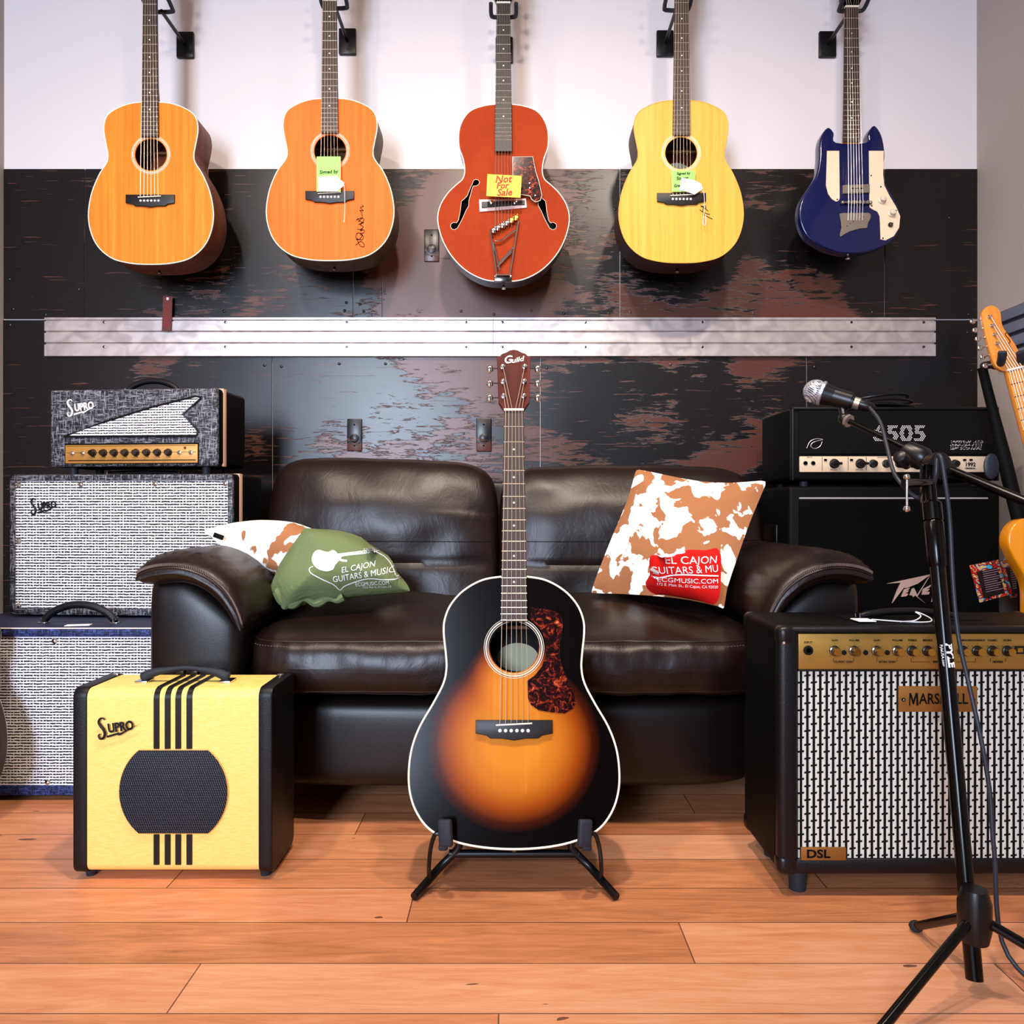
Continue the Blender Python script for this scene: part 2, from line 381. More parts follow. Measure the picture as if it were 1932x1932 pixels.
mat('silver_print', 'c8c8cc', .35, .6); mat('white_print', 'e8e8e8', .6); mat('pink_metal', 'e0c4bc', .3, .5)
def b_cow(g, b, wht='f0ebe4', tan='9c6844', th=.49, sc=17):
    n = g.noise(sc, (1.15, 1, .85), 3, .5, .35, (2.3, 0, .4)); fine = g.noise(90, (1, 1, .4), 2)
    v = g.m('ADD', n, g.m('MULTIPLY', g.m('SUBTRACT', fine, .5), .045))
    g.l.new(g.mix(g.ramp(v, (th, 0.0), (th+.012, 1.0)), wht, tan), b.inputs['Base Color']); return fine
mat('cowhide', rough=.8, spec=.15, bstr=.2, bdist=.002, build=b_cow)
mat('cowhide_pale', rough=.8, spec=.15, bstr=.2, bdist=.002, build=lambda g, b: b_cow(g, b, th=.58, sc=9))
mat('green_cotton', '66744e', .85, spec=.1, bump=(16, (1, 1, 1), 5, .6, .8), bstr=.5, bdist=.012)
mat('red_cotton', 'c81410', .8, spec=.15, bump=(22, (1, 1, 1), 4, .6, .6), bstr=.4, bdist=.008)
def b_art(g, b):
    n = g.noise(28, (1, 1, 1), 1, .4, 1.6, (4, 0, 2)); n = g.m('FRACT', g.m('MULTIPLY', n, 2.3))
    c = g.ramp(n, (0, 'b01818'), (.22, '0a0808'), (.3, '3aa0c8'), (.46, 'e0a860'), (.62, 'c02020'), (.8, 'd8b878'), (.92, '101010'))
    c.node.color_ramp.interpolation = 'CONSTANT'; g.l.new(c, b.inputs['Base Color'])
mat('art_print', rough=.4, build=b_art); mat('card_dark', '140608', .5); mat('pale_blue', '6ab4dc', .5); mat('lilac_ink', 'a08090', .6)
def b_micgrille(g, b):
    u = g.m('FRACT', g.m('MULTIPLY', g.m('ADD', g.x, g.z), 210)); v = g.m('FRACT', g.m('MULTIPLY', g.m('SUBTRACT', g.y, g.z), 210))
    k = g.m('MAXIMUM', g.m('GREATER_THAN', u, .55), g.m('GREATER_THAN', v, .55)); g.l.new(g.mix(k, '16181c', 'c4c8d0'), b.inputs['Base Color']); return k
mat('mic_mesh', rough=.35, metal=.6, bstr=.6, bdist=.001, build=b_micgrille)
mat('slat_grey', '7d8494', .5, .3); mat('slat_dark', '262a34', .6)
mat('glass', 'ffffff', 0, trans=1)

# ---------------------------------------------------------------- the room
bm = B(); box(bm, XL-.1, XR+.1, YF-.1, YW+.1, -.05, 0); struct('floor', bm, 'floor_wood')
bm = B(); box(bm, XL-.1, XR+.1, YF-.1, YW+.1, ZC, ZC+.05); struct('ceiling', bm, 'ceiling')
bm = B(); box(bm, XL-.1, XR+.1, YW, YW+.1, 0, ZC); wall_back = struct('wall_back', bm, 'white_wall')
bm = B(); box(bm, XL-.1, XL, YF, YW, 0, ZC); struct('wall_left', bm, 'paint_wall')
bm = B(); box(bm, XR, XR+.1, YF, YW, 0, ZC); struct('wall_right', bm, 'paint_wall')
bm = B()
box(bm, XL-.1, WIN[0], YF-.1, YF, 0, ZC); box(bm, WIN[1], XR+.1, YF-.1, YF, 0, ZC)
box(bm, WIN[0], WIN[1], YF-.1, YF, 0, WIN[2]); box(bm, WIN[0], WIN[1], YF-.1, YF, WIN[3], ZC)
struct('wall_front', bm, mat('dark_paint', '2c2523', .8, spec=.2))
bm = B()
for a in ((WIN[0], WIN[0]+.05, WIN[2], WIN[3]), (WIN[1]-.05, WIN[1], WIN[2], WIN[3]), (WIN[0], WIN[1], WIN[2], WIN[2]+.05), (WIN[0], WIN[1], WIN[3]-.05, WIN[3]), ((WIN[0]+WIN[1])/2-.02, (WIN[0]+WIN[1])/2+.02, WIN[2], WIN[3])):
    box(bm, a[0], a[1], YF-.015, YF+.03, a[2], a[3], .004)
struct('window_1', bm, 'white_plastic')
for i, (lx, ly, pw) in enumerate(LAMPS):
    t = thing('ceiling_lamp', ['black spot lamp on the ceiling in front of the orange archtop', 'black spot lamp on the ceiling in front of the blue guitar', 'black spot lamp on the ceiling in front of the leftmost guitar'][i], 'lamp', (lx, ly, ZC))
    bm = B(); lathe(bm, [(.05, 0), (.05, -.02), (.012, -.02), (.012, -.03)], n=20); obj('base', bm, 'black_plastic', t)
    bm = B(); lathe(bm, [(.06, .0), (.06, .05), (.045, .05), (.045, -.0)][::-1] if False else [(.075, -.035), (.09, -.13), (.085, -.13), (.07, -.04)], n=20); obj('lamp_shade', bm, 'black_plastic', t)

# dark steel panels: seams as measured
ZP1, ZT0 = H+(966-603)*YW/F, H+(966-320)*YW/F
X = lambda px, Y=YW: (px-966)*Y/F
top_seams = [8, 162, 667, 722, 1169, 1668, 1843]; low_seams = [6, 515, 1019, 1521, 1843]
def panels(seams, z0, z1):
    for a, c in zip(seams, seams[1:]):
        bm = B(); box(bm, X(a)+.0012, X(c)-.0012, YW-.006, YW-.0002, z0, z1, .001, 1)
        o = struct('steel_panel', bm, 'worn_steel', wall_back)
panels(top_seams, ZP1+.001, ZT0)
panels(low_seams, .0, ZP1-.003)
bolts = [(88, 595), (150, 547), (424, 588), (654, 572), (680, 575), (651, 587), (687, 588), (932, 594), (870, 588), (1002, 587), (1148, 592), (1064, 592), (1188, 590), (1420, 592), (1645, 590), (1824, 628), (1826, 594), (500, 690), (532, 692), (641, 687), (728, 687), (1031, 695), (1264, 688), (1160, 396), (20, 528), (27, 584), (21, 614), (1536, 693), (1832, 700), (1790, 412), (1330, 548)]
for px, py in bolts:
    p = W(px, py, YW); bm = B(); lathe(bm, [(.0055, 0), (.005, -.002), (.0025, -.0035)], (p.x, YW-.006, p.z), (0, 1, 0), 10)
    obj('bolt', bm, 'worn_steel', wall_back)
for px, py, h2, lab in ((815, 465, .056, 'painted-over blank outlet plate on dark wall left of the orange archtop guitar'), (670, 821, .056, 'painted-over outlet plate with two holes above the left sofa back'), (913, 821, .058, 'raised painted outlet plate with round boss beside the sunburst guitar neck')):
    p = W(px, py, YW); t = thing('outlet_cover', lab, 'outlet cover', (p.x, YW-.006, p.z))
    w2 = .026 if h2 < .057 else .026
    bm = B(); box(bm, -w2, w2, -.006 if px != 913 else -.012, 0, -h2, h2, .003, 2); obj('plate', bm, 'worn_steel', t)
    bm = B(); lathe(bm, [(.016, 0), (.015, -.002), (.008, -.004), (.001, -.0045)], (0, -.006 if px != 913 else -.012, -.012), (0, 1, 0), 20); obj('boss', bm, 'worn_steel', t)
    for dz in (.035, -.038):
        bm = B(); lathe(bm, [(.003, 0), (.002, -.001)], (0, -.0065 if px != 913 else -.0125, dz), (0, 1, 0), 10); obj('screw', bm, 'black_hole', t)

# aluminium slotted rail
t = thing('display_rail', 'long grooved aluminium rail mounted across the dark back wall', 'rail', (0, YW-.006, ZP1))
z1 = H+(966-602)*YW/F; z0 = H+(966-674)*YW/F
hh = (z1-z0); x0, x1, xm = X(91), X(1759), X(931)
def railprof():
    e = [0, .02, .20, .34, .50, .64, .80, 1.0]
    pr = []
    def seg(a, b, y): pr.extend([(y, a), (y, b)])
    seg(0, .30, -.016); seg(.315, .335, -.006); seg(.36, .60, -.016); seg(.615, .635, -.006); seg(.66, .90, -.016); seg(.915, .93, -.008); seg(.945, 1.0, -.016)
    return [(y, z0+z*hh-ZP1) for y, z in pr]
for a, c in ((x0, xm-.0006), (xm+.0006, x1)):
    bm = B(); prism(bm, railprof()+[(0, z1-ZP1), (0, z0-ZP1)], a, c, axis='x'); obj('rail_section', bm, 'aluminium', t, ang=20)
for px in (203, 430, 657, 880, 1103, 1322, 1601, 1736, 948):
    for py in (611, 657):
        p = W(px, py, YW); bm = B(); lathe(bm, [(.0048, .0), (.0046, -.002), (.001, -.003)], (p.x, -.016, p.z-ZP1), (0, 1, 0), 10); obj('screw', bm, 'dark_chrome', t)

# corrugated slat board on the right wall
t = thing('slat_board', 'grey blue horizontal slat board on the right wall behind the headstock', 'wall board', (XR, 2.3, 1.0))
for k in range(4):
    zz = .395-.046*k; bm = B(); box(bm, -.02, 0, -.6, .215, zz-.034, zz, .003); obj('slat', bm, 'slat_grey', t)
bm = B(); box(bm, -.008, 0, -.6, .22, .21, .40); obj('backing', bm, 'slat_dark', t)

# ---------------------------------------------------------------- guitars
def half_outline(L=.51, lower=.200, waist=.135, upper=.148, zl=.138, zw=.345, zu=.425):
    pts = [(0, 0), (.34*lower, .004), (.65*lower, .022), (.89*lower, .068), (lower, zl), (.965*lower, zl+.075), (.84*lower, zl+.14),
           (waist+.004, zw-.025), (waist, zw), (waist+.004, zw+.025), (upper, zu), (upper*.93, zu+.042), (upper*.70, L-.018), (upper*.38, L-.003), (0, L)]
    return pts
def full(half, k=5):
    h = smooth_pts([(-half[1][0], half[1][1])]+list(half)+[(-half[-2][0], half[-2][1])], k, False)
    # keep x>=0 run between the two centre points
    h = [p for p in h[k:len(h)-k]]
    h[0] = Vector((0, half[0][1])); h[-1] = Vector((0, half[-1][1]))
    right = [(max(0, p.x), p.y) for p in h]
    left = [(-a, b) for a, b in right[1:-1]][::-1]
    return right+left
def plate_with_hole(outl, hole, y, th=.003):
    bm = B()
    vo = [bm.verts.new((a, y, b)) for a, b in outl]; eo = [bm.edges.new((vo[i], vo[(i+1) % len(vo)])) for i in range(len(vo))]
    es = eo[:]
    for hp in hole:
        vi = [bm.verts.new((a, y, b)) for a, b in hp]; es += [bm.edges.new((vi[i], vi[(i+1) % len(vi)])) for i in range(len(vi))]
    bmesh.ops.triangle_fill(bm, edges=es, use_beauty=True)
    bmesh.ops.recalc_face_normals(bm, faces=bm.faces[:])
    r = bmesh.ops.extrude_face_region(bm, geom=bm.faces[:])
    for v in r['geom']:
        if isinstance(v, bmesh.types.BMVert): v.co.y += th
    bmesh.ops.recalc_face_normals(bm, faces=bm.faces[:])
    return bm
def circle(cx, cz, r, n=48): return [(cx+r*math.cos(2*PI*k/n), cz+r*math.sin(2*PI*k/n)) for k in range(n)]
def shell(outl, y0, y1, taper=0):
    bm = B(); n = len(outl)
    f = [bm.verts.new((a, y0, b)) for a, b in outl]
    m = [bm.verts.new((a, y1-.004, b)) for a, b in outl]
    k = [bm.verts.new((a*.985, y1, b*.985+.003)) for a, b in outl]
    for A, Bq in ((f, m), (m, k)):
        for i in range(n): bm.faces.new((A[i], Bq[i], Bq[(i+1) % n], A[(i+1) % n]))
    bm.faces.new(k[::-1]); bmesh.ops.recalc_face_normals(bm, faces=bm.faces[:])
    return bm
def ring(bm, outl, y, r): tube(bm, [(a, y, b) for a, b in outl], r, 8, True); return bm
def string_x(i, w): return (-w/2)+w*i/5
def neck_parts(t, zb, zn, zend, wn=.043, wb=.055, board='rosewood_board', nfret=20, headm='headstock_wood', head='classic', neckm='mahogany_side', heel=.51, yb=-.006, headlen=.19, dots=True, tilt=.0, fret_m='steel_string', sw=.034):
    """neck from the body (z=heel) to nut zn; frets measured from saddle zb"""
    sc = zn-zb
    bm = B(); P = lambda z: wn+(wb-wn)*(zn-z)/(zn-zend)
    prism(bm, [(-P(zend)/2, zend), (P(zend)/2, zend), (wn/2, zn), (-wn/2, zn)], yb-.004, yb+.003, .0008, 1)
    fb = obj('fretboard', bm, board, t)
    bm = B()
    for i in range(nfret+1):
        pass
    for k in range(1, nfret+1):
        z = zb+sc*2**(-k/12)
        if z < zend+.003: break
        b2 = B(); tube(b2, [(-P(z)/2, yb-.0042, z), (P(z)/2, yb-.0042, z)], .0011, 6); obj('fret', b2, fret_m, fb)
    bm.free()
    if dots:
        for k in (3, 5, 7, 9, 12, 15):
            z = zb+sc*(2**(-k/12)+2**(-(k-1)/12))/2
            if z > zend+.01:
                b2 = B()
                for dx in ((-.009, .009) if k == 12 and dots == 2 else (0,)):
                    lathe(b2, [(.0022, 0), (.0022, -.0005)], (dx, yb-.004, z), (0, 1, 0), 12)
                obj('position_dot', b2, 'white_bone' if board != 'maple_neck' else 'ink', fb)
    bm = B()
    n = 12; prev = None                                     # D-shaped neck shaft
    for z in (heel-.005, heel+.05, zn-.03, zn):
        wd = P(max(z, zend))/2; dp = .021 if z > heel+.02 else .04
        ring_ = [bm.verts.new((math.cos(PI*k/n)*wd*.98, yb+.002+math.sin(PI*k/n)*dp, z)) for k in range(n+1)]
        if prev: 
            for k in range(n): bm.faces.new((prev[k], prev[k+1], ring_[k+1], ring_[k]))
            bm.faces.new((prev[0], ring_[0], ring_[-1], prev[-1]))
        else: bm.faces.new(ring_)
        prev = ring_
    bm.faces.new(prev[::-1]); bmesh.ops.recalc_face_normals(bm, faces=bm.faces[:]); obj('neck', bm, neckm, t)
    bm = B(); box(bm, -wn/2-.0005, wn/2+.0005, yb-.008, yb+.004, zn-.001, zn+.004, .0006, 1); obj('nut', bm, 'white_bone', t)
    # headstock
    if head == 'classic':
        o = [(-.022, 0), (-.034, .022), (-.0345, .03), (-.037, .125), (-.0385, .156), (-.031, .158), (-.027, .164), (-.018, .168), (-.008, .175), (0, .1765)]
        o = o+[(-a, b) for a, b in o[:-1]][::-1]; o = [(a*1.0, b*headlen/.1765) for a, b in o]
        bm = B(); prism(bm, [(a, b) for a, b in o], -.0, .014, .001, 1)
        hs = obj('headstock', bm, headm, t, loc=(0, yb, zn+.003), rot=(-tilt, 0, 0))
        rows = [.040, .082, .125]
        pegs = [(s*(.0205+.010*(z/.13)*.35+.001), z*headlen/.1765, s) for s in (-1, 1) for z in rows]
        nm = 'tuning_peg'
        for x, z, s in pegs:
            b2 = B(); lathe(b2, [(.0058, 0), (.0058, -.0015), (.0035, -.002), (.0035, -.009), (.002, -.010)], (x, -.0, z), (0, 1, 0), 14)
            tube(b2, [(s*.030, .008, z), (s*.046, .008, z)], .0018, 8)
            sphere(b2, (s*.054, .008, z-.001), .0105, (.75, .5, 1.0), 14)
            pg = obj(nm, b2, 'chrome', t); pg.location = (0, yb, zn+.003); pg.rotation_euler = (-tilt, 0, 0)
        return fb, hs, [(x, yb-.008-0*z, zn+.003+z) for x, z, s in pegs]
    return fb, None, None
def strings(t, zb, zn, wb, wn, yb, yn, posts=None, m='bronze_string', cx=0, ztail=None, rad=(.0007, .0006, .0005, .00045, .0004, .00038)):
    for i in range(6):
        a = Vector((cx+string_x(i, wb), yb, zb)); c = Vector((string_x(i, wn), yn, zn))
        pts = [a, c]
        if ztail is not None: pts = [Vector((cx+string_x(i, wb), yb+.004, ztail))]+pts
        if posts:
            order = [0, 1, 2, 5, 4, 3] if len(posts) == 6 and posts[0][0]*posts[3][0] < 0 else list(range(6))
            pts.append(Vector(posts[order[i]]))
        bm = B(); tube(bm, pts, rad[i]*1.15, 6); obj('string', bm, m, t)
def bridge(t, z, wd=.155, m='ebony', y=-.0, pin_y=-.010, belly=True):
    h = wd/2
    o = [(-h, z+.014), (h, z+.014), (h, z-.012), (h*.72, z-.016), (h*.62, z-.0215), (h*.3, z-.022), (0, z-.0255), (-h*.3, z-.022), (-h*.62, z-.0215), (-h*.72, z-.016), (-h, z-.012)]
    bm = B(); prism(bm, o, y-.009, y, .002, 2); br = obj('bridge', bm, m, t)
    bm = B(); tube(bm, [(-.036, y-.011, z+.004), (.036, y-.011, z+.0075)], .0016, 6); obj('saddle', bm, 'white_bone', br)
    for i in range(6):
        x = string_x(i, .056); bm = B(); lathe(bm, [(.0034, 0), (.0034, -.002), (.001, -.0035)], (x, y-.009, z-.0065), (0, 1, 0), 12); lathe(bm, [(.0009, -.0036), (.0009, -.0042)], (x, y-.009, z-.0065), (0, 1, 0), 8)
        obj('bridge_pin', bm, 'white_plastic', br)
    return br
def acoustic(name, label, loc, rot, topm, sidem, backring='white_bone', L=.51, lower=.2, depth=.115, bind='white_bone', group=None, holez=.345, zb=.178, brw=.155, extra=None, headm='headstock_wood', half=None, bindr=.0022, neck=True, head_tilt=.0, zn=None, headlen=.1765, label_in=True):
    t = thing(name, label, 'guitar', loc, rot, group)
    outl = full(half or half_outline(L, lower))
    hole = circle(0, holez, .050)
    obj('body', shell(outl, 0, depth), sidem, t, ang=50)
    obj('soundboard', plate_with_hole(outl, [hole], -.001), topm, t, ang=50)
    bm = B(); ring(bm, outl, -.0005, bindr); obj('binding', bm, bind, t)
    bm = B(); ring(bm, [(a*.987, b*.987+.003) for a, b in outl], depth-.002, .0014); obj('back_binding', bm, backring, t)
    bm = B()
    for rr, wd in ((.0615, .0005), (.0575, .0014), (.0535, .0005)): tube(bm, [(a, -.0013, b) for a, b in circle(0, holez, rr)], wd, 6, True)
    obj('rosette', bm, 'white_bone', t)
    if label_in:
        bm = B(); lathe(bm, [(.045, 0), (.045, -.001)], (0, 0, 0), (0, 1, 0), 32)
        for v in bm.verts: v.co.z *= .68
        lb = obj('label_paper', bm, mat('label_paper', 'a8a68c', .7), t, loc=(.008, depth-.006, holez-.012))
        bm = B(); box(bm, -.11, .11, depth-.018, depth-.005, holez+.048, holez+.055); obj('back_brace', bm, mat('brace_wood', '8a6038', .6), t)
    bridge(t, zb, brw)
    zn = zn or zb+.645
    fb, hs, posts = neck_parts(t, zb, zn, holez+.052, heel=L-.003, headm=headm, headlen=headlen)
    strings(t, zb+.006, zn+.002, .056, .036, -.0125, -.0145, posts)
    bm = B(); lathe(bm, [(.004, 0), (.004, .004), (.0075, .010), (.006, .014)], (0, depth*.5, .0), (0, 0, -1), 14); obj('strap_button', bm, 'dark_chrome', t)
    return t, outl

# --- the sunburst guitar in the middle
TH = math.radians(14.5)
g0 = W(970, 1602, 1.47)
def gv(px, py):                 # picture position on the leaning front -> (x, z) on the guitar
    d = (966-py)/F; v = (d*1.47+(H-g0.z))/(math.cos(TH)-d*math.sin(TH)); Y = 1.47+v*math.sin(TH)
    return ((px-966)*Y/F-g0.x, v)
lp = [(970, 1602), (1040, 1597), (1095, 1583), (1132, 1562), (1156, 1528), (1167, 1490), (1168, 1450), (1162, 1410), (1147, 1370), (1122, 1327), (1103, 1290), (1097, 1262), (1098, 1235), (1102, 1195), (1100, 1168), (1088, 1140), (1064, 1114), (1030, 1095), (995, 1088.5), (970, 1088)]
half = [gv(*p) for p in lp]; half[0] = (0, 0); half[-1] = (0, half[-1][1]); Lg = half[-1][1]
zb = gv(970, 1372)[1]; znut = gv(966, 778)[1]; hz = gv(969, 1222)[1]
ztop = gv(966, 661)[1]
guild, outg = acoustic('sunburst_guitar', 'black and amber sunburst acoustic guitar leaning upright before the sofa, centre', tuple(g0), (-TH, 0, 0), MATS['sunburst'], 'gloss_black', L=Lg, half=half, zb=zb, holez=hz, brw=.153, zn=znut, headlen=ztop-znut-.004, bindr=.0022)
pg = [(1001, 1146), (1045, 1152), (1058, 1162), (1062, 1176), (1060, 1196), (1056, 1215), (1056, 1240), (1062, 1262), (1072, 1285), (1083, 1310), (1086, 1325), (1081, 1337), (1065, 1346), (1040, 1344), (1016, 1340), (1002, 1330), (996, 1318), (995, 1300), (995, 1284), (1008, 1275), (1022, 1258), (1030, 1235), (1030, 1212), (1022, 1190), (1010, 1176), (1001, 1170)]
bm = B(); prism(bm, [gv(a, b) for a, b in pg], -.0028, -.001, .0005, 1); obj('pickguard', bm, 'tortoise', guild)
bm = B(); t1 = text_bm('G', .026, .0006, .25, bold=.0004); xf(t1, (-.014, 0, 0), math.radians(6)); add(bm, t1)
t1 = text_bm('uild', .0165, .0006, .3, .030, bold=.0003); xf(t1, (.010, 0, .0005), math.radians(12)); add(bm, t1)
o = obj('lettering', bm, 'white_bone', guild, loc=(0, -.0068, znut+.003+.141*(ztop-znut)/.1765))
# its stand
st = thing('guitar_stand', 'black tube guitar stand with padded arms under the sunburst guitar', 'stand', (g0.x, 1.47, 0))
def pt(px, py, Y): q = W(px, py, Y); return (q.x-g0.x, q.y-1.47, q.z)
for s, px in ((-1, 840), (1, 1104)):
    a = pt(px, 1580, 1.44)
    bm = B(); box(bm, -.0135, .0135, -.007, .007, -.024, .026, .005, 3); o = obj('rubber_pad', bm, 'rubber', st, loc=(a[0], -.022, a[2]+.004), rot=(-TH*.5, s*.10, s*.25))
    bm = B(); box(bm, -.009, .009, -.012, .115, -.007, .005, .004); xf(bm, (a[0]+s*.006, 0, a[2]-.028)); obj('support_arm', bm, 'rubber', st)
    bm = B(); tube(bm, smooth_pts([(a[0]+s*.004, -.004, a[2]-.012), (a[0]+s*.020, -.004, a[2]-.004), (a[0]+s*.030, 0, a[2]-.03), (a[0]+s*.034, .0, a[2]-.065), (a[0]+s*.036, .02, a[2]-.10 if a[2] > .1 else .012)], 5, False), .0042, 8); obj('hook', bm, 'black_plastic', st)
    bm = B(); tube(bm, smooth_pts([(a[0]+s*.004, .06, a[2]-.03), (a[0]-s*.02, .06, a[2]-.055), (a[0]+s*.02, .05, .03), (a[0]+s*.06, -.02, .009)], 5, False), .008, 10); obj('leg', bm, 'black_plastic', st)
bm = B(); tube(bm, [(-.13, .06, .055), (.13, .06, .055)], .008, 10); obj('crossbar', bm, 'black_plastic', st)
bm = B(); tube(bm, [(0, .06, .055), (0, .16, .02), (0, .22, .009)], .008, 10); obj('leg', bm, 'black_plastic', st)

# --- dreadnoughts on the wall
def hanger(x, z):
    t = thing('wall_hanger', 'black wall bracket holding a guitar by its headstock', 'hanger', (x, YW, z), group='wall brackets above the hanging guitars')
    bm = B(); box(bm, -.03, .03, -.014, 0, -.045, .045, .004); obj('mount', bm, 'black_plastic', t)
    bm = B(); tube(bm, [(0, -.01, 0), (0, -.19, 0)], .006, 10); obj('arm', bm, 'black_plastic', t)
    bm = B(); tube(bm, smooth_pts([(-.040, -.235, .012), (-.040, -.20, 0), (-.03, -.185, 0), (.03, -.185, 0), (.040, -.20, 0), (.040, -.235, .012)], 4, False), .0065, 10); obj('yoke', bm, 'rubber', t)
YG = 2.40
acs = []
for px, pyb, lw, topm, sidem, dp, lab, bk in (
    (285, 499, 235, 'spruce_amber', 'mahogany_side', .115, 'hanging dreadnought guitar with honey spruce top, leftmost on the wall', 'white_bone'),
    (623, 492, 240, 'cedar_orange', 'walnut_side', .115, 'hanging orange-topped dreadnought with a tall handwritten signature below its bridge', 'white_bone'),
    (1285, 496, 234, 'spruce_pale', 'mahogany_dark_side', .115, 'hanging pale yellow dreadnought with small black scrawl beside its bridge', 'mahogany_dark_side')):
    p = W(px, pyb, YG); k = lw/2*YG/F
    t, ol = acoustic('acoustic_guitar', lab, (p.x, YG, p.z), (0, 0, 0), topm, sidem, bk, lower=k, depth=dp, bind='white_bone' if px != 1285 else 'spruce_pale', bindr=.0018, zb=.203, brw=.153)
    acs.append(t); hanger(p.x, p.z+.203+.645-.004)
def scrib(parent, pts, m='ink', r=.0009, y=-.0022, name='signature', Y=YG):
    o = parent.location; bm = B()
    for run in pts:
        q = [(W(a, b, Y).x-o.x, y, W(a, b, Y).z-o.z) for a, b in run]
        q = [(v.x, v.y, v.z) for v in smooth_pts(q, 4, False)] if len(q) > 2 else q
        tube(bm, q, r, 5)
    return obj(name, bm, m, parent)
s2 = [[(671, 463), (675, 460), (680, 456), (686, 459), (687, 466), (680, 464), (675, 455), (673, 450)], [(672, 452), (678, 452), (684, 444), (675, 440), (672, 449), (683, 453), (686, 446), (680, 443)], [(674, 440), (686, 440), (687, 434), (680, 436), (684, 432)], [(674, 433), (681, 433), (686, 428), (680, 424), (687, 420), (676, 424)], [(672, 416), (680, 412), (687, 414), (683, 420), (674, 412)], [(676, 419), (684, 410), (682, 403)], [(684, 402), (679, 397), (686, 398), (680, 392), (686, 390), (683, 387)], [(671, 403), (671.5, 402)]]
scrib(acs[1], s2)
scrib(acs[2], [[(1321, 388), (1330, 394), (1336, 399)], [(1320, 396), (1328, 402), (1339, 405)], [(1322, 391), (1327, 390), (1325, 400)], [(1326, 404), (1336, 410), (1344, 414)], [(1330, 388), (1332, 394)]])
# notes and tags tucked in the strings
def note(name, label, px0, px1, py0, py1, m, Y, dy, words=(), wm='ink', roll=0, cat='note'):
    a, b = W(px0, py1, Y), W(px1, py0, Y); cx, cz = (a.x+b.x)/2, (a.z+b.z)/2
    t = thing(name, label, cat, (cx, Y+dy, cz), (0, roll, 0))
    hx, hz2 = (b.x-a.x)/2, (b.z-a.z)/2
    bm = B(); box(bm, -hx, hx, -.0003, .0003, -hz2, hz2); obj('paper', bm, m, t)
    for s, x, z, sz in words:
        q = text_bm(s, sz, .0003, .15, bold=.0003); xf(q, (x*hx, -.0008, z*hz2), math.radians(3)); obj('handwriting', q, wm, t)
    return t
note('sticky_note', 'green handwritten note tucked under strings of the orange-topped dreadnought', 600, 645, 300, 366, 'paper_green', YG, -.0165, [('Signed by', .0, .12, .015), ('Jack', -.1, -.28, .017)])
note('sticky_note', 'green handwritten note under strings of the pale yellow dreadnought', 1265, 1309, 326, 366, 'paper_green', YG, -.0165, [('Signed by', .0, .7, .011), ('Stuart', -.1, .25, .015), ('Gnat', -.5, -.45, .012)])
n3 = note('sticky_note', 'yellow note reading Not For Sale on the orange archtop', 919, 983, 336, 377, 'paper_yellow', 2.40, -.022, (), roll=math.radians(3))
for s, z, sz, x in (('Not', .020, .031, -.004), ('For', .0, .027, -.006), ('Sale', -.021, .030, .002)):
    q = text_bm(s, sz, .0003, .25, bold=.0006); xf(q, (x, -.0012, z), math.radians(5)); obj('handwriting', q, 'ink_red', n3)
def price_tag(label, pts, Y, dy, stringpts):
    q = [W(a, b, Y) for a, b in pts]; c = sum(q, Vector())/len(q)
    t = thing('price_tag', label, 'price tag', (c.x, Y+dy, c.z)); bm = B()
    prism(bm, [(v.x-c.x, v.z-c.z) for v in q], -.0004, .0004); obj('card', bm, 'paper_white', t)
    bm = B(); tube(bm, smooth_pts([(W(a, b, Y).x-c.x, -.0008, W(a, b, Y).z-c.z) for a, b in stringpts], 4, False), .0008, 6); obj('cord', bm, 'paper_white', t)
    return t
price_tag('white price tag and hanging string beside bridge of orange-topped dreadnought', [(603, 339), (638, 337), (645, 344), (652, 350), (650, 356), (643, 362), (640, 366), (604, 366)], YG, -.019, [(648, 350), (652, 356), (653, 375), (653, 400), (652, 420), (651, 424)])
price_tag('white price tag and looped string by bridge of pale yellow dreadnought', [(1283, 340), (1310, 346), (1320, 352), (1323, 361), (1308, 372), (1292, 366), (1279, 364)], YG, -.019, [(1321, 364), (1325, 370), (1326, 390), (1325, 408), (1323, 424), (1326, 430), (1329, 424), (1328, 408)])
p = W(307, 587, 2.6)
t = thing('hang_tag', 'narrow dark red hang tag dangling over the aluminium rail', 'tag', (p.x, YW-.026, p.z), (0, math.radians(2), 0))
bm = B(); box(bm, -.0165, .0165, -.0005, .0005, -.060, .060, .0003, 1); obj('card', bm, 'card_red', t)
bm = B(); box(bm, -.004, .004, -.0012, 0, .047, .056); obj('print', bm, 'white_print', t)
for k in range(11):
    bm = B(); box(bm, -.011, .011-.004*(k % 3), -.0011, -.0005, .030-.0075*k, .0322-.0075*k); obj('text_line', bm, 'ink_red', t)
bm = B(); tube(bm, [(0, 0, .058), (.002, .0, .12), (.0, .0, .19)], .0006, 6); obj('cord', bm, 'ink', t)

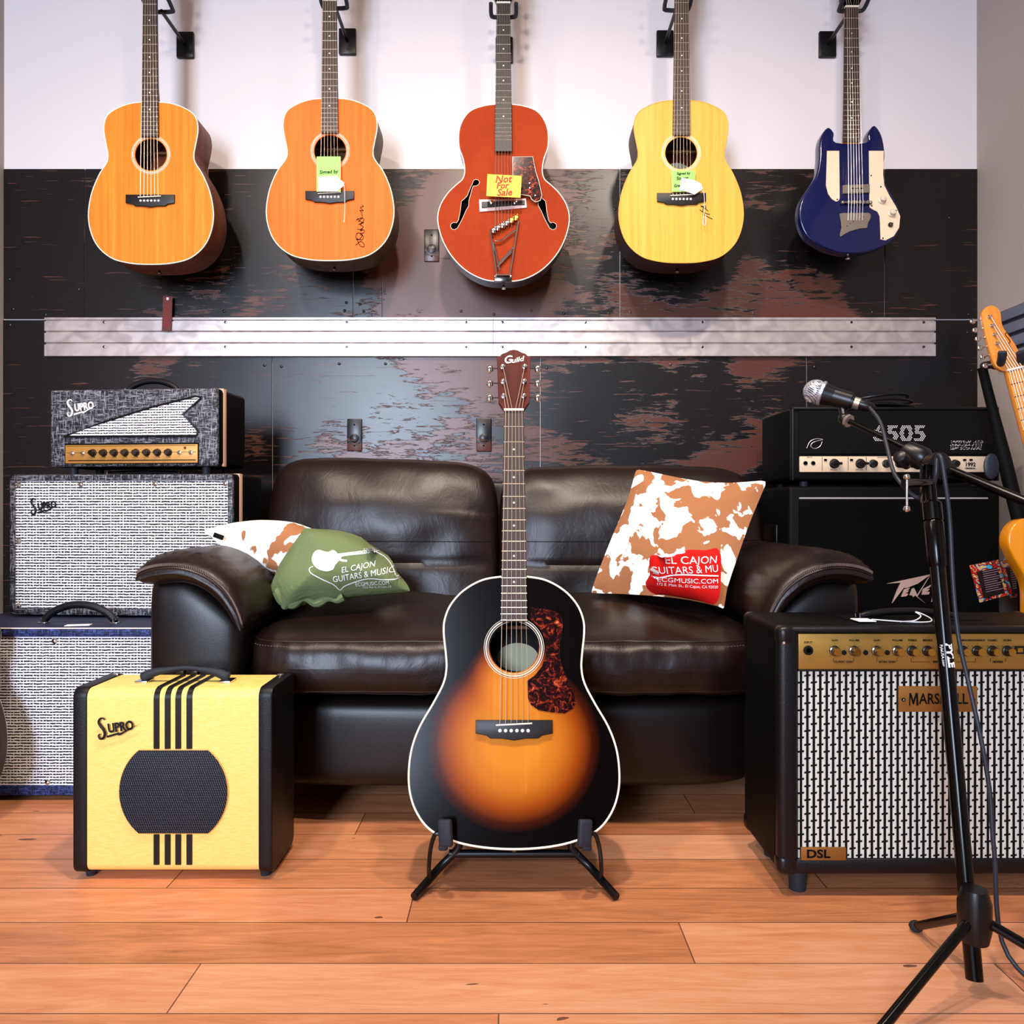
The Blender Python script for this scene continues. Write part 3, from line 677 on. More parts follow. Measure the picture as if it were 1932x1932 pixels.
# --- orange archtop
YA = 2.43
a0 = W(950, 531, YA)
def av(px, py): q = W(px, py, YA); return (q.x-a0.x, q.z-a0.z)
rt = [(950, 532), (985, 528), (1020, 511), (1048, 483), (1066, 450), (1074, 415), (1069, 388), (1055, 365), (1040, 350), (1027, 338), (1023, 322), (1026, 300), (1034, 275), (1032, 240), (1015, 212), (985, 200), (950, 197)]
halfa = [av(*q) for q in rt]; halfa[0] = (0, 0); halfa[-1] = (0, halfa[-1][1]); outa = full(halfa)
arch = thing('archtop_guitar', 'hanging orange hollow-body archtop guitar with f-holes and harp tailpiece', 'guitar', tuple(a0))
fh = [(891.6, 346.7), (885.6, 359.5), (882.2, 369), (877, 375), (870.6, 380.4), (869, 395.4), (867.7, 403), (865, 416), (861.5, 421), (856, 420), (851, 423), (849.8, 428), (853, 433), (858, 434), (863, 431), (867.7, 422.7), (873.7, 410.8), (878.8, 398.8), (884.3, 389.4), (884.8, 378.3), (887.4, 370), (890, 359.5), (893, 351.5), (898, 351.5), (903, 349), (905, 344), (902, 340), (897, 339), (893, 342)]
f1 = [av(a, b) for a, b in fh]; f2 = [(-a, b) for a, b in f1]
obj('body', shell(outa, 0, .075), mat('dark_brown_side', '160a06', .3, coat=.4), arch, ang=50)
def dome(bm):
    return bm
bm = plate_with_hole(outa, [f1, f2[::-1]], -.002, .004); obj('soundboard', bm, 'satin_orange', arch, ang=50)
bm = B(); ring(bm, outa, -.001, .0019); obj('binding', bm, 'white_bone', arch)
for fx in (f1, f2):
    bm = B(); tube(bm, [(a, -.0025, b) for a, b in fx], .0007, 6, True); obj('f_hole_binding', bm, 'white_bone', arch)
# pickup frame and bridge, tailpiece
q0 = av(949, 388)
bm = B(); fr = [(904, 378), (992, 376), (994, 393), (905, 401)]
outer = [av(a, b) for a, b in fr]; inner = [av(a, b) for a, b in ((909, 383), (990, 380), (990, 388), (909, 394))]
obj('bridge_frame', plate_with_hole(outer, [inner], -.006, .005), mat('clear_plastic', 'd8b8b4', .3), arch)
bm = B(); prism(bm, inner, -.010, -.002, .0005, 1); br = obj('bridge', bm, 'black_plastic', arch)
for a in (928, 972):
    z = av(a, 384); bm = B(); lathe(bm, [(.006, 0), (.006, -.003), (.002, -.004)], (z[0], -.010, z[1]), (0, 1, 0), 14); obj('thumbwheel', bm, 'chrome', br)
tp = [[(925, 437), (937, 521)], [(978, 420), (962, 521)], [(934, 457), (946, 457), (960, 446), (973, 437)], [(941, 500), (953, 487), (968, 470)], [(938, 506), (965, 478)], [(926, 437), (940, 430), (960, 423), (978, 413)], [(937, 521), (962, 521)], [(931, 460), (943, 512)]]
bm = B()
for run in tp: tube(bm, [(*av(a, b),)[:1]+(-.014,)+(av(a, b)[1],) for a, b in (smooth_pts([(p0[0], p0[1]) for p0 in run], 3, False) if len(run) > 2 else run)], .0030, 8)
obj('tailpiece', bm, 'chrome', arch)
for i in range(6):
    x, z = av(932+8.4*i, 440-4.7*i); bm = B(); box(bm, x-.006, x+.006, -.020, -.011, z-.006, z+.010, .002); sphere(bm, (x+.004, -.016, z+.013), .004, seg=10)
    obj('string_anchor', bm, 'gold_metal' if i > 3 else 'chrome', arch)
x, z = av(949, 527); bm = B(); box(bm, x-.028, x+.028, -.008, .012, z-.009, z+.012, .002); obj('tailpiece_base', bm, 'dark_chrome', arch)
bm = B(); lathe(bm, [(.004, 0), (.004, .004), (.0075, .010), (.006, .014)], (0, .036, .0), (0, 0, -1), 14); obj('strap_button', bm, 'chrome', arch)
pgo = [(967, 300), (1005, 300), (1010, 326), (1016, 345), (1022, 372), (1019, 382), (1010, 385), (1003, 380), (1000, 374), (985, 371), (968, 371)]
bm = B(); prism(bm, [av(a, b) for a, b in pgo], -.016, -.0135, .0006, 1); pgx = obj('pickguard', bm, 'tortoise', arch)
bm = B(); tube(bm, [(av(a, b)[0], -.0155, av(a, b)[1]) for a, b in pgo], .0009, 6, True); obj('pickguard_edge', bm, 'white_bone', pgx)
for a, b in ((1000, 359), (1010, 373), (999, 350)):
    z = av(a, b); bm = B(); lathe(bm, [(.0035, 0), (.0035, -.004), (.001, -.005)], (z[0], -.016, z[1]), (0, 1, 0), 10); obj('control_knob', bm, 'chrome', arch)
zs, zna = av(950, 386)[1], av(950, 386)[1]+.63
fb, hs, posts = neck_parts(arch, zs, zna, av(950, 290)[1], heel=halfa[-1][1]-.01, yb=-.012, board='ebony', headm='gloss_black')
strings(arch, zs, zna+.002, .052, .036, -.018, -.020, posts, 'steel_string', ztail=av(950, 432)[1])
hanger(a0.x, a0.z+zna-.004)

# --- blue solid body
YB = 2.47
b0 = W(1605, 478, YB)
def bv(px, py): q = W(px, py, YB); return (q.x-b0.x, q.z-b0.z)
bo = [(1605, 478), (1640, 474), (1675, 460), (1694, 440), (1700, 417), (1697, 395), (1685, 370), (1672, 348), (1667, 322), (1670, 290), (1664, 255), (1650, 236), (1638, 252), (1634, 268), (1578, 268), (1574, 250), (1562, 240), (1548, 262), (1546, 300), (1540, 330), (1527, 352), (1513, 374), (1508, 396), (1510, 420), (1522, 445), (1545, 462), (1575, 474)]
ob = [(v.x, v.y) for v in smooth_pts([bv(a, b) for a, b in bo], 4)]
blue = thing('electric_guitar', 'hanging glossy blue electric guitar with cream pickguards, rightmost on the wall', 'guitar', tuple(b0))
bm = B(); prism(bm, ob, 0, .042, .006, 3); obj('body', bm, 'blue_lacquer', blue, ang=50)
pgl = [(1560, 322), (1583, 322), (1584, 374), (1582, 379), (1577, 381), (1569, 376), (1562, 366), (1558, 350), (1558, 335), (1559, 280), (1583, 280)]
pgl = [(1560, 285), (1583, 285), (1584, 374), (1582, 379), (1577, 381), (1569, 376), (1562, 366), (1558, 350), (1559, 320)]
bm = B(); prism(bm, [bv(a, b) for a, b in pgl], -.0025, .0005, .0008, 1); obj('pickguard', bm, 'mint_guard', blue)
pgr = [(1639, 285), (1667, 285), (1666, 330), (1668, 350), (1678, 370), (1690, 390), (1698, 408), (1696, 430), (1686, 446), (1670, 454), (1661, 452), (1660, 420), (1659, 408), (1655, 400), (1645, 395), (1640, 391)]
bm = B(); prism(bm, [bv(a, b) for a, b in pgr], -.0025, .0005, .0008, 1); pr = obj('pickguard', bm, 'mint_guard', blue)
for a, b in ((1643, 332), (1661, 353), (1644, 389), (1690, 398), (1665, 450), (1579, 377)):
    z = bv(a, b); bm = B(); lathe(bm, [(.0024, 0), (.0024, -.001), (.001, -.0012)], (z[0], -.0025, z[1]), (0, 1, 0), 10); obj('screw', bm, 'ink', blue)
for a, b in ((1663, 378), (1681, 403)):
    z = bv(a, b); bm = B(); lathe(bm, [(.0125, 0), (.0125, -.004), (.009, -.006), (.008, -.016), (.003, -.018)], (z[0], -.0025, z[1]), (0, 1, 0), 20); obj('control_knob', bm, 'frosted_knob', blue)
z = bv(1679, 425); bm = B(); lathe(bm, [(.008, 0), (.008, -.003), (.004, -.004), (.003, -.014), (.001, -.016)], (z[0], -.0025, z[1]), (0, 1, 0), 16); obj('toggle_switch', bm, 'dark_chrome', blue)
pk = [bv(a, b) for a, b in ((1589, 351), (1639, 349), (1639, 365), (1589, 367))]
bm = B(); prism(bm, pk, -.008, 0, .001, 1); pu = obj('pickup', bm, 'nickel', blue)
for k in range(3):
    a, b = bv(1606+9*k, 357.5); bm = B(); box(bm, a-.005, a+.005, -.0088, -.008, b-.002, b+.002, .0006, 1); obj('slot', bm, 'ink', pu)
bm = B(); a, b = bv(1588, 384); c, d = bv(1640, 384); tube(bm, [(a, -.010, b), (c, -.010, d)], .0028, 8); sphere(bm, (a, -.008, b), .006, seg=12); sphere(bm, (c, -.008, d), .006, seg=12)
brb = obj('bridge', bm, 'nickel', blue)
for k in range(6):
    a, b = bv(1598+7*k, 384); bm = B(); box(bm, a-.0035, a+.0035, -.016, -.009, b-.006, b+.004, .0008, 1); obj('saddle', bm, 'nickel', brb)
tpb = [(1583, 404), (1590, 402.5), (1638, 402), (1642, 405), (1642, 412), (1637, 421), (1635, 431), (1622, 432), (1603, 437), (1592, 443), (1585, 447.5), (1584, 443), (1587, 430), (1586, 418)]
bm = B(); prism(bm, [bv(a, b) for a, b in tpb], -.004, -.001, .0008, 1); tb = obj('tailpiece', bm, 'nickel', blue)
for i in range(6):
    a, b = bv(1597+6.2*i, 427-4.0*i+(3 if i > 3 else 0)); bm = B(); lathe(bm, [(.0015, 0), (.0012, -.001)], (a, -.004, b), (0, 1, 0), 8); obj('string_hole', bm, 'ink', tb)
bm = B(); lathe(bm, [(.004, 0), (.004, .004), (.0075, .010), (.006, .014)], (0, .021, .0), (0, 0, -1), 14); obj('strap_button', bm, 'chrome', blue)
zs = bv(1605, 384)[1]; zna = zs+.63; cxb = bv(1614, 384)[0]
bln = bpy.data.objects.new('t', None)
fb, hs, posts = neck_parts(blue, zs, zna, bv(1605, 270)[1], heel=bv(1605, 262)[1]-.01, yb=-.004, board='rosewood_board', headm='gloss_black', neckm='maple_neck')
bpy.data.objects.remove(bln)
strings(blue, zs+.002, zna+.002, .046, .035, -.0165, -.013, posts, 'steel_string', cx=cxb*.6, ztail=bv(1605, 418)[1])
hanger(b0.x, b0.z+zna-.004)

# ---------------------------------------------------------------- sofa
SX, SY = -.017, 1.74
ZS = lambda py, Y=SY: H+(966-py)*Y/F
XS = lambda px, Y=SY: (px-966)*Y/F
sofa = thing('sofa', 'dark brown leather two-seat sofa with padded arms against the back wall', 'sofa', (SX, SY, 0))
def loc(px, py, Y): q = W(px, py, Y); return Vector((q.x-SX, q.y-SY, q.z))
xin = .60                       # inner face of the arms, half width of the seat
# base
def fb_(q, u):
    q.y += -.012*(1-u.x*u.x)*(1-u.z*u.z) if u.y < 0 else 0; return q
bm = B(); puff(bm, (0, .445, .195), (xin+.02, .395, .115), 9, 16, fb_); obj('base', bm, 'leather_flat', sofa)
bm = B(); box(bm, -.70, .70, .78, .82, .09, .84, .02); obj('back_frame', bm, 'leather_flat', sofa)
# seat cushions
random.seed(4)
def seat_fn(sgn):
    def f(q, u):
        q.z += .028*(1-u.x**2)*(1-(u.y-.1)**2)*(1 if u.z > 0 else 0)+ (.02*(u.y+.6) if u.z > 0 else 0)
        if u.y < -.5:
            q.y -= .022*(1-u.z**2)*(1-u.x**4)
            q.y += .0022*math.sin(u.x*44+3*noise.noise(Vector((u.x*6, 0, 0))))*max(0, u.z)*max(0, -u.y-.5)*2
            q.y -= .010*noise.noise(Vector((u.x*3.0+sgn*7, 1, u.z*.9)))*max(0, 1-abs(u.z))
        q.z += .006*noise.noise(Vector((u.x*4+sgn*3, u.y*4, 2)))
        return q
    return f
for s in (-1, 1):
    bm = B(); puff(bm, (s*.300, .335, .393), (.298, .36, .078), 7, 44, seat_fn(s)); c = obj('seat_cushion', bm, 'leather', sofa)
    me = c.data; bt = BVHTree.FromPolygons([v.co for v in me.vertices], [tuple(p.vertices) for p in me.polygons])
    def front(zz, n, w=.283):
        out = []
        for k in range(n+1):
            x = s*.300-w+2*w*k/n; h = bt.ray_cast(Vector((x, -1, zz)), Vector((0, 1, 0)))
            if h[0] and h[0].y < .25: out.append(h[0])
        return out
    zt = .447
    bm = B(); tube(bm, front(zt, 30), .0026, 6); obj('piping', bm, 'piping_leather', c)
    bm = B()
    for q in front(zt-.009, 72, .27): box(bm, q.x-.0018, q.x+.0018, q.y-.0006, q.y+.001, q.z-.0006, q.z+.0006)
    obj('stitching', bm, 'thread', c)
    bm = B(); tube(bm, front(.337, 30, .27), .0014, 6); obj('seam', bm, 'piping_leather', c)
# back cushions
def back_fn(sgn):
    def f(q, u):
        lean = .12*(u.z+1)/2
        bul = .035*(1-u.x**2)*math.exp(-((u.z-.35)/.5)**2)
        if u.y < 0: q.y -= bul; q.y += .007*math.exp(-((u.z+.30)/.05)**2)*(1-u.x**6)
        q.y += lean
        q.x += -.012*sgn*(-1)*(u.z)*0
        q.z += (-.012*sgn*u.x if sgn < 0 else .004*u.x*-1)*0
        if u.z > .3: q.x *= 1-.03*(u.z-.3); q.z += .010*(-u.x if sgn < 0 else -u.x*.3)+.005*noise.noise(Vector((u.x*2.5, 0, sgn*5)))
        q.y += .006*noise.noise(Vector((u.x*3, u.z*3, sgn*4)))
        return q
    return f
for s, zt, xa, xb in ((-1, .900, loc(500, 0, 2.22).x, loc(939, 0, 2.22).x), (1, .880, loc(941, 0, 2.22).x, loc(1442, 0, 2.22).x)):
    bm = B(); puff(bm, ((xa+xb)/2, .50, (zt+.43)/2), ((xb-xa)/2, .115, (zt-.43)/2), 6, 36, back_fn(s)); c = obj('back_cushion', bm, 'leather', sofa)
    bvh = None
    me = c.data; bt = BVHTree.FromPolygons([v.co for v in me.vertices], [tuple(p.vertices) for p in me.polygons])
    zz = loc(800, 1022, 2.14).z; pts = []
    for k in range(31):
        x = xa+.02+(xb-xa-.04)*k/30; h = bt.ray_cast(Vector((x, -1, zz+.004*(1 if s < 0 else -1)*(.5-k/30))), Vector((0, 1, 0)))
        if h[0]: pts.append(h[0]-Vector((0, .0005, 0)))
    bm = B(); tube(bm, pts, .0012, 6); obj('seam', bm, 'black_matt', c)
# arms
for s in (-1, 1):
    def arm_fn(q, u, s=s):
        ux = u.x*s                                    # +1 outer, -1 inner
        top = -.125*max(0, (-ux+.35)/1.35)**1.5
        if u.z > 0: q.z += top*u.z
        if u.y < -.3: q.y -= .016*(1-u.x**2)*(1-u.z**2)
        if ux > 0 and u.y > -.2: q.x -= s*.10*min(1, (u.y+.2)/.5)*ux
        if u.z < 0: q.x -= s*.010*ux*(-u.z)
        return q
    xo, xi = .826, .596
    bm = B(); puff(bm, (s*(xo+xi)/2, .405, .353), ((xo-xi)/2, .395, .253), 12, 24, arm_fn); arm = obj('armrest', bm, 'leather_flat', sofa)
    # padded top, a drooping pad swept front to back
    cl = [loc(a, b, SY) for a, b in ((276, 1090), (298, 1081), (325, 1076), (360, 1077), (398, 1090), (428, 1112), (448, 1138), (461, 1164), (468, 1184))]
    th = [.031, .036, .037, .037, .037, .036, .032, .026, .016]
    c2 = smooth_pts([(p.x, p.z) for p in cl], 4, False); t2 = [th[min(8, int(i/4))]*(1-(i/4-int(i/4)))+th[min(8, int(i/4)+1)]*(i/4-int(i/4)) for i in range(len(c2))]
    if s > 0: c2 = [Vector((-p.x+0*2, p.y)) for p in c2]
    nor = []
    for i in range(len(c2)):
        d = (c2[min(i+1, len(c2)-1)]-c2[max(i-1, 0)]).normalized(); nn = Vector((-d.y, d.x)); nor.append(nn if s < 0 else -nn)
    sec = [(c2[i], nor[i], t2[i]) for i in range(len(c2))]
    ends = []
    bm = B(); rings = []; NT = 40
    for j in range(NT+1):
        v = -1+2*j/NT; vv = math.copysign(1-(1-abs(v))**2.2, v); f = max(.015, (1-abs(vv)**9))**.5
        y = .335+.385*vv; rise = .012*math.sin((v+1)*1.3)
        rg = []
        for sg in (1, -1):
            for i in (range(len(sec)) if sg > 0 else range(len(sec)-1, -1, -1)):
                p, nn, tt = sec[i]; e = abs(2*i/(len(sec)-1)-1); ee = max(.0, 1-e**12)**.5
                wr = 0
                if j < NT*.45 and sg > 0: wr = .0026*math.sin(i*3.3+1.5*math.sin(j*.7))*math.exp(-((j-9)/5)**2)
                off = tt*f*(.30+.70*ee)*(1 if sg > 0 else 1.1)+wr
                xx = p.x+sg*nn.x*off; zz = p.y+sg*nn.y*off+rise
                if vv > -.5 and abs(xx) > .74: xx = math.copysign(.74+(abs(xx)-.74)*max(0, 1-(vv+.5)*2.5), xx)
                rg.append(bm.verts.new((xx, y, zz)))
        rings.append(rg)
    n = len(rings[0])
    for A, Bq in zip(rings, rings[1:]):
        for k in range(n): bm.faces.new((A[k], A[(k+1) % n], Bq[(k+1) % n], Bq[k]))
    bm.faces.new(rings[0]); bm.faces.new(rings[-1][::-1]); bmesh.ops.recalc_face_normals(bm, faces=bm.faces[:])
    pad = obj('arm_pad', bm, 'leather', arm, ang=60)
    me = pad.data; bt = BVHTree.FromPolygons([v.co for v in me.vertices], [tuple(p.vertices) for p in me.polygons])
    for off, nm in ((.004, 'piping'), (.009, 'piping')):
        pts = []
        for i in range(1, len(sec)-1):
            p, nn, tt = sec[i]; q = Vector((p.x+nn.x*tt*(.18+off*10), -1, p.y+nn.y*tt*(.18+off*10))); h = bt.ray_cast(q, Vector((0, 1, 0)))
            if h[0]: pts.append(h[0])
        bm = B(); tube(bm, pts, .0022, 6); obj('seam', bm, 'piping_leather' if off < .005 else 'piping_leather', arm)
    bm = B()
    for i in range(len(pts)*3-4):
        a = pts[i//3].lerp(pts[min(i//3+1, len(pts)-1)], (i % 3)/3); box(bm, a.x-.0012, a.x+.0012, a.y-.003, a.y+.001, a.z+.003, a.z+.009)
    obj('stitching', bm, 'thread', arm)
for sx in (-.74, .74):
    for sy in (.06, .74):
        bm = B(); lathe(bm, [(.025, 0), (.03, .12)], (sx, sy, 0), n=16); obj('leg', bm, 'black_matt', sofa)

# ---------------------------------------------------------------- pillows and bags
def puffy(pts, Y, d, rings=12, wob=0., seed=0, kk=2.2, expo=.55, sm=4, soft=14):
    """closed puffed form: outline points (px, py, Y) joined by rings to the middle, swollen both ways"""
    q = [W(*p) if len(p) == 3 else W(p[0], p[1], Y) for p in pts]
    q = smooth_pts(q, sm) if sm else q
    c = sum(q, Vector())/len(q); nrm = Vector()
    for i in range(len(q)): nrm += (q[i]-c).cross(q[(i+1) % len(q)]-c)
    nrm.normalize()
    if nrm.y > 0: nrm = -nrm
    bm = B(); n = len(q)
    rimv = [bm.verts.new(p) for p in q]
    for sg in (1, -1):
        prev = rimv
        for r in range(1, rings):
            t = 1-r/rings; cur = []
            for i, p in enumerate(q):
                base = c+(p-c)*t; h = d*(1-t**kk)**expo
                h += wob*noise.noise(base*14+Vector((seed, seed*3, sg)))*(1-t*.2)
                cur.append(bm.verts.new(base+nrm*sg*h))
            for i in range(n): bm.faces.new((prev[i], prev[(i+1) % n], cur[(i+1) % n], cur[i]))
            prev = cur
        cv = bm.verts.new(c+nrm*sg*(d+wob*noise.noise(c*14)))
        for i in range(n): bm.faces.new((prev[i], prev[(i+1) % n], cv))
    rs = set(rimv)
    for _ in range(soft): bmesh.ops.smooth_vert(bm, verts=[v for v in bm.verts if v not in rs], factor=.5, use_axis_x=True, use_axis_y=True, use_axis_z=True)
    bmesh.ops.recalc_face_normals(bm, faces=bm.faces[:])
    return bm, nrm, c
def densify(bm, n=2):
    return bm
def bvh_of(o): return BVHTree.FromPolygons([v.co for v in o.data.vertices], [tuple(p.vertices) for p in o.data.polygons])
def origin(o, c):
    o.data.transform(Matrix.Translation(-Vector(c))); o.location = c
# right cow pillow
pts = [(1203, 887, 2.12), (1212, 887, 2.12), (1260, 897, 2.10), (1320, 908, 2.07), (1380, 911, 2.03), (1436, 907, 2.01), (1444, 912, 2.0), (1440, 925, 2.0), (1415, 985, 1.96), (1392, 1050, 1.92), (1372, 1110, 1.88), (1366, 1146, 1.86), (1355, 1144, 1.86), (1300, 1132, 1.90), (1230, 1124, 1.96), (1160, 1120, 2.03), (1122, 1119, 2.07), (1117, 1113, 2.07), (1130, 1075, 2.07), (1158, 1005, 2.09), (1185, 940, 2.11), (1198, 893, 2.12)]
bm, nr, c = puffy(pts, 2, .050, 14, 0, kk=1.6, expo=.8, sm=2)
cow = obj('pillow', bm, 'cowhide', None, 60); tag(cow, 'tan and white cowhide print pillow propped upright on the right of the sofa', 'pillow'); origin(cow, c)
# red bag
pts = [(1227, 1049), (1243, 1047), (1262, 1047), (1285, 1041), (1300, 1037), (1330, 1038), (1340, 1036), (1352, 1034), (1358, 1042), (1361, 1056), (1360, 1090), (1359, 1115), (1355, 1132), (1345, 1141), (1325, 1135), (1300, 1130), (1260, 1123), (1238, 1122), (1222, 1112), (1218, 1098), (1226, 1086), (1225, 1068)]
pts = [(a, b, 1.91-.0011*(a-1218)) for a, b in pts]
bm, nr, c = puffy(pts, 1.84, .034, 12, .006, 3, 2.5, .6, 2)
red = tag(obj('folded_bag', bm, 'red_cotton', None, 60), 'folded red cloth bag with white shop print propped on the cowhide pillow', 'bag')
bt = bvh_of(red)
def print_on(parent, bt, items, Y, m, d=(0, 1, 0), nm='print'):
    for it in items:
        if it[0] == 'T':
            _, s, px, py, wpx, hpx, roll, sh = it; c0 = W(px, py, Y)
            b2 = text_bm(s, hpx*Y/F*1.38, .0, sh, wpx*Y/F, bold=0)
            bmesh.ops.subdivide_edges(b2, edges=[e for e in b2.edges if e.calc_length() > .004], cuts=2)
            bmesh.ops.triangulate(b2, faces=b2.faces[:])
            xf(b2, c0, math.radians(roll))
        elif it[0] == 'L':
            b2 = B(); q = smooth_pts([W(a, b, Y) for a, b in it[1]], 5, False); r = it[2]*Y/F/2
            for a, b in zip(q, q[1:]):
                dd = (b-a).normalized(); nn = Vector((-dd.z, 0, dd.x))*r; e = dd*r*.6
                b2.faces.new([b2.verts.new(v) for v in (a-nn-e, b-nn+e, b+nn+e, a+nn-e)])
        else:
            q = smooth_pts([W(a, b, Y) for a, b in it[1]], 3); c0 = sum(q, Vector())/len(q); b2 = B()
            prev = [b2.verts.new(p) for p in q]
            for r in (.66, .33):
                cur = [b2.verts.new(c0+(p-c0)*r) for p in q]
                for i in range(len(q)): b2.faces.new((prev[i], prev[(i+1) % len(q)], cur[(i+1) % len(q)], cur[i]))
                prev = cur
            b2.faces.new(prev)
        drape(b2, bt, d, .0012); bmesh.ops.recalc_face_normals(b2, faces=b2.faces[:])
        o = obj('lettering' if it[0] == 'T' else nm, b2, m, parent)
print_on(red, bt, [('T', 'EL CAJON', 1307, 1058, 84, 14, 4, .2), ('T', 'GUITARS & MU', 1296, 1077, 108, 14, 6, 0), ('L', [(1235, 1090), (1253, 1095), (1275, 1088), (1300, 1085), (1350, 1085)], 2.5),
                   ('T', 'ECGMUSIC.COM', 1301, 1097, 98, 9, 2, 0), ('T', '172 E. Main St., El Cajon, CA 92020', 1301, 1107, 98, 5.5, 1, 0),
                   ('F', [(1244, 1048), (1262, 1046), (1283, 1040), (1293, 1040), (1290, 1044), (1276, 1046), (1268, 1052), (1250, 1052), (1244, 1050)])], 1.775, 'white_print')
origin(red, c)
for ch in red.children: ch.location = -Vector(c)
# left pillow
pts = [(385, 1003, 1.98), (400, 996, 1.98), (440, 990, 2.0), (480, 990, 2.02), (530, 993, 2.04), (570, 1000, 2.06), (620, 1020, 2.08), (700, 1060, 2.08), (765, 1105, 2.04), (740, 1112, 2.0), (660, 1112, 1.96), (600, 1105, 1.94), (540, 1080, 1.93), (500, 1070, 1.93), (450, 1050, 1.94), (415, 1028, 1.95), (398, 1012, 1.97)]
bm, nr, c = puffy(pts, 2, .085, 12, 0, kk=1.7, expo=.7, sm=3)
pw = tag(obj('pillow', bm, 'cowhide_pale', None, 60), 'mostly white cowhide print pillow lying over the left sofa arm', 'pillow')
bt = bvh_of(pw); origin(pw, c)
q = W(411, 1012, 1.93); b2 = B(); box(b2, -.013, .013, -.003, .002, -.006, .006, .001); bx = obj('label_tab', b2, 'ink', pw); bx.location = q-Vector(c)+Vector((0, .005, 0)); bx.rotation_euler = (0, math.radians(20), 0)
# green bag
pts = [(569, 998), (585, 997), (600, 998), (640, 1001), (680, 1013), (700, 1028), (732, 1048), (745, 1068), (750, 1080), (765, 1098), (772, 1110), (770, 1117), (740, 1118), (700, 1122), (665, 1124), (640, 1130), (612, 1137), (585, 1134), (560, 1140), (540, 1150), (531, 1147), (527, 1136), (513, 1120), (511, 1106), (520, 1082), (534, 1050), (550, 1022)]
pts = [(a, b, 1.97-.0007*(b-1000)) for a, b in pts]
bm, nr, c = puffy(pts, 1.9, .075, 16, .012, 5, 2.0, .6, 2)
gr = tag(obj('cloth_bag', bm, 'green_cotton', None, 60), 'olive green cloth bag with white guitar print lying on the left seat', 'bag')
bt = bvh_of(gr)
print_on(gr, bt, [('F', [(588, 1046), (592, 1040), (600, 1038), (612, 1041), (620, 1041), (626, 1038), (634, 1042), (640, 1050), (645, 1050), (640, 1058), (634, 1066), (630, 1074), (618, 1077), (604, 1073), (592, 1064), (587, 1055)]),
                  ('L', [(636, 1048), (660, 1045), (690, 1042), (704, 1040)], 6), ('L', [(638, 1054), (646, 1057), (654, 1058)], 4), ('L', [(684, 1040), (702, 1038)], 8),
                  ('L', [(592, 1068), (586, 1072), (590, 1080), (610, 1092), (630, 1103), (640, 1114), (650, 1106), (680, 1095), (700, 1092), (720, 1094), (745, 1094), (747, 1088), (740, 1068), (728, 1052), (712, 1042), (704, 1041)], 1.8),
                  ('T', 'EL CAJON', 676, 1070, 62, 11, 11, .2), ('T', 'GUITARS & MUSIC', 684, 1085, 110, 12, 9, .1), ('T', 'ECGMUSIC.COM', 701, 1102, 62, 8, 3, 0), ('T', '172 E. Main St., El Cajon, CA', 709, 1109, 54, 4.5, 2, 0)], 1.85, 'white_print')
# gathered hem under the bag
bm = B(); random.seed(7)
pp = [(520, 1118), (532, 1138), (545, 1143), (570, 1136), (600, 1138), (630, 1134), (648, 1132)]
q = smooth_pts([W(a, b, 1.87) for a, b in pp], 5, False)
tube(bm, [p+Vector((0, 0, .004+.004*math.sin(i*.9))) for i, p in enumerate(q)], [.009+.003*math.sin(i*.7) for i in range(len(q))], 8); obj('hem', bm, 'green_cotton', gr)
origin(gr, c)
for ch in gr.children: ch.location = -Vector(c)

# ---------------------------------------------------------------- amplifiers
def knob(parent, x, y, z, r, m='black_plastic', tip='white_print', cap=None, name='knob', d=.014):
    bm = B(); lathe(bm, [(r*1.15, 0), (r*1.1, -.003), (r*.9, -.004), (r*.8, -d), (r*.5, -d-.001)], (x, y, z), (0, 1, 0), 18)
    o = obj(name, bm, m, parent)
    if cap:
        bm = B(); lathe(bm, [(r*.78, -d), (r*.74, -d-.0015)], (x, y, z), (0, 1, 0), 18); obj('cap', bm, cap, o)
    return o
def screw(parent, x, y, z, r=.006, m='chrome', name='screw'):
    bm = B(); lathe(bm, [(r*1.5, 0), (r*1.4, -.0012), (r, -.0015), (r*.8, -.004), (r*.2, -.005)], (x, y, z), (0, 1, 0), 14); return obj(name, bm, m, parent)
def handle(parent, x0, x1, y, z, rise, m='black_plastic', r=.009, flat=1.0, clip='chrome'):
    bm = B(); xm_ = (x0+x1)/2
    pts = smooth_pts([(x0, y, z+.006), (x0+(x1-x0)*.12, y, z+.006+rise*.55), (x0+(x1-x0)*.32, y, z+.006+rise*.95), (xm_, y, z+.006+rise*1.05), (x1-(x1-x0)*.32, y, z+.006+rise*.95), (x1-(x1-x0)*.12, y, z+.006+rise*.55), (x1, y, z+.006)], 5, False)
    tube(bm, pts, r, 12)
    h = obj('handle', bm, m, parent)
    for xx in (x0, x1):
        b2 = B(); box(b2, xx-.010, xx+.010, y-.012, y+.012, z, z+.004, .001); tube(b2, [(xx, y-.010, z+.003), (xx, y-.010, z+.014), (xx, y+.010, z+.014), (xx, y+.010, z+.003)], .0022, 6); obj('handle_clip', b2, clip, parent)
    return h
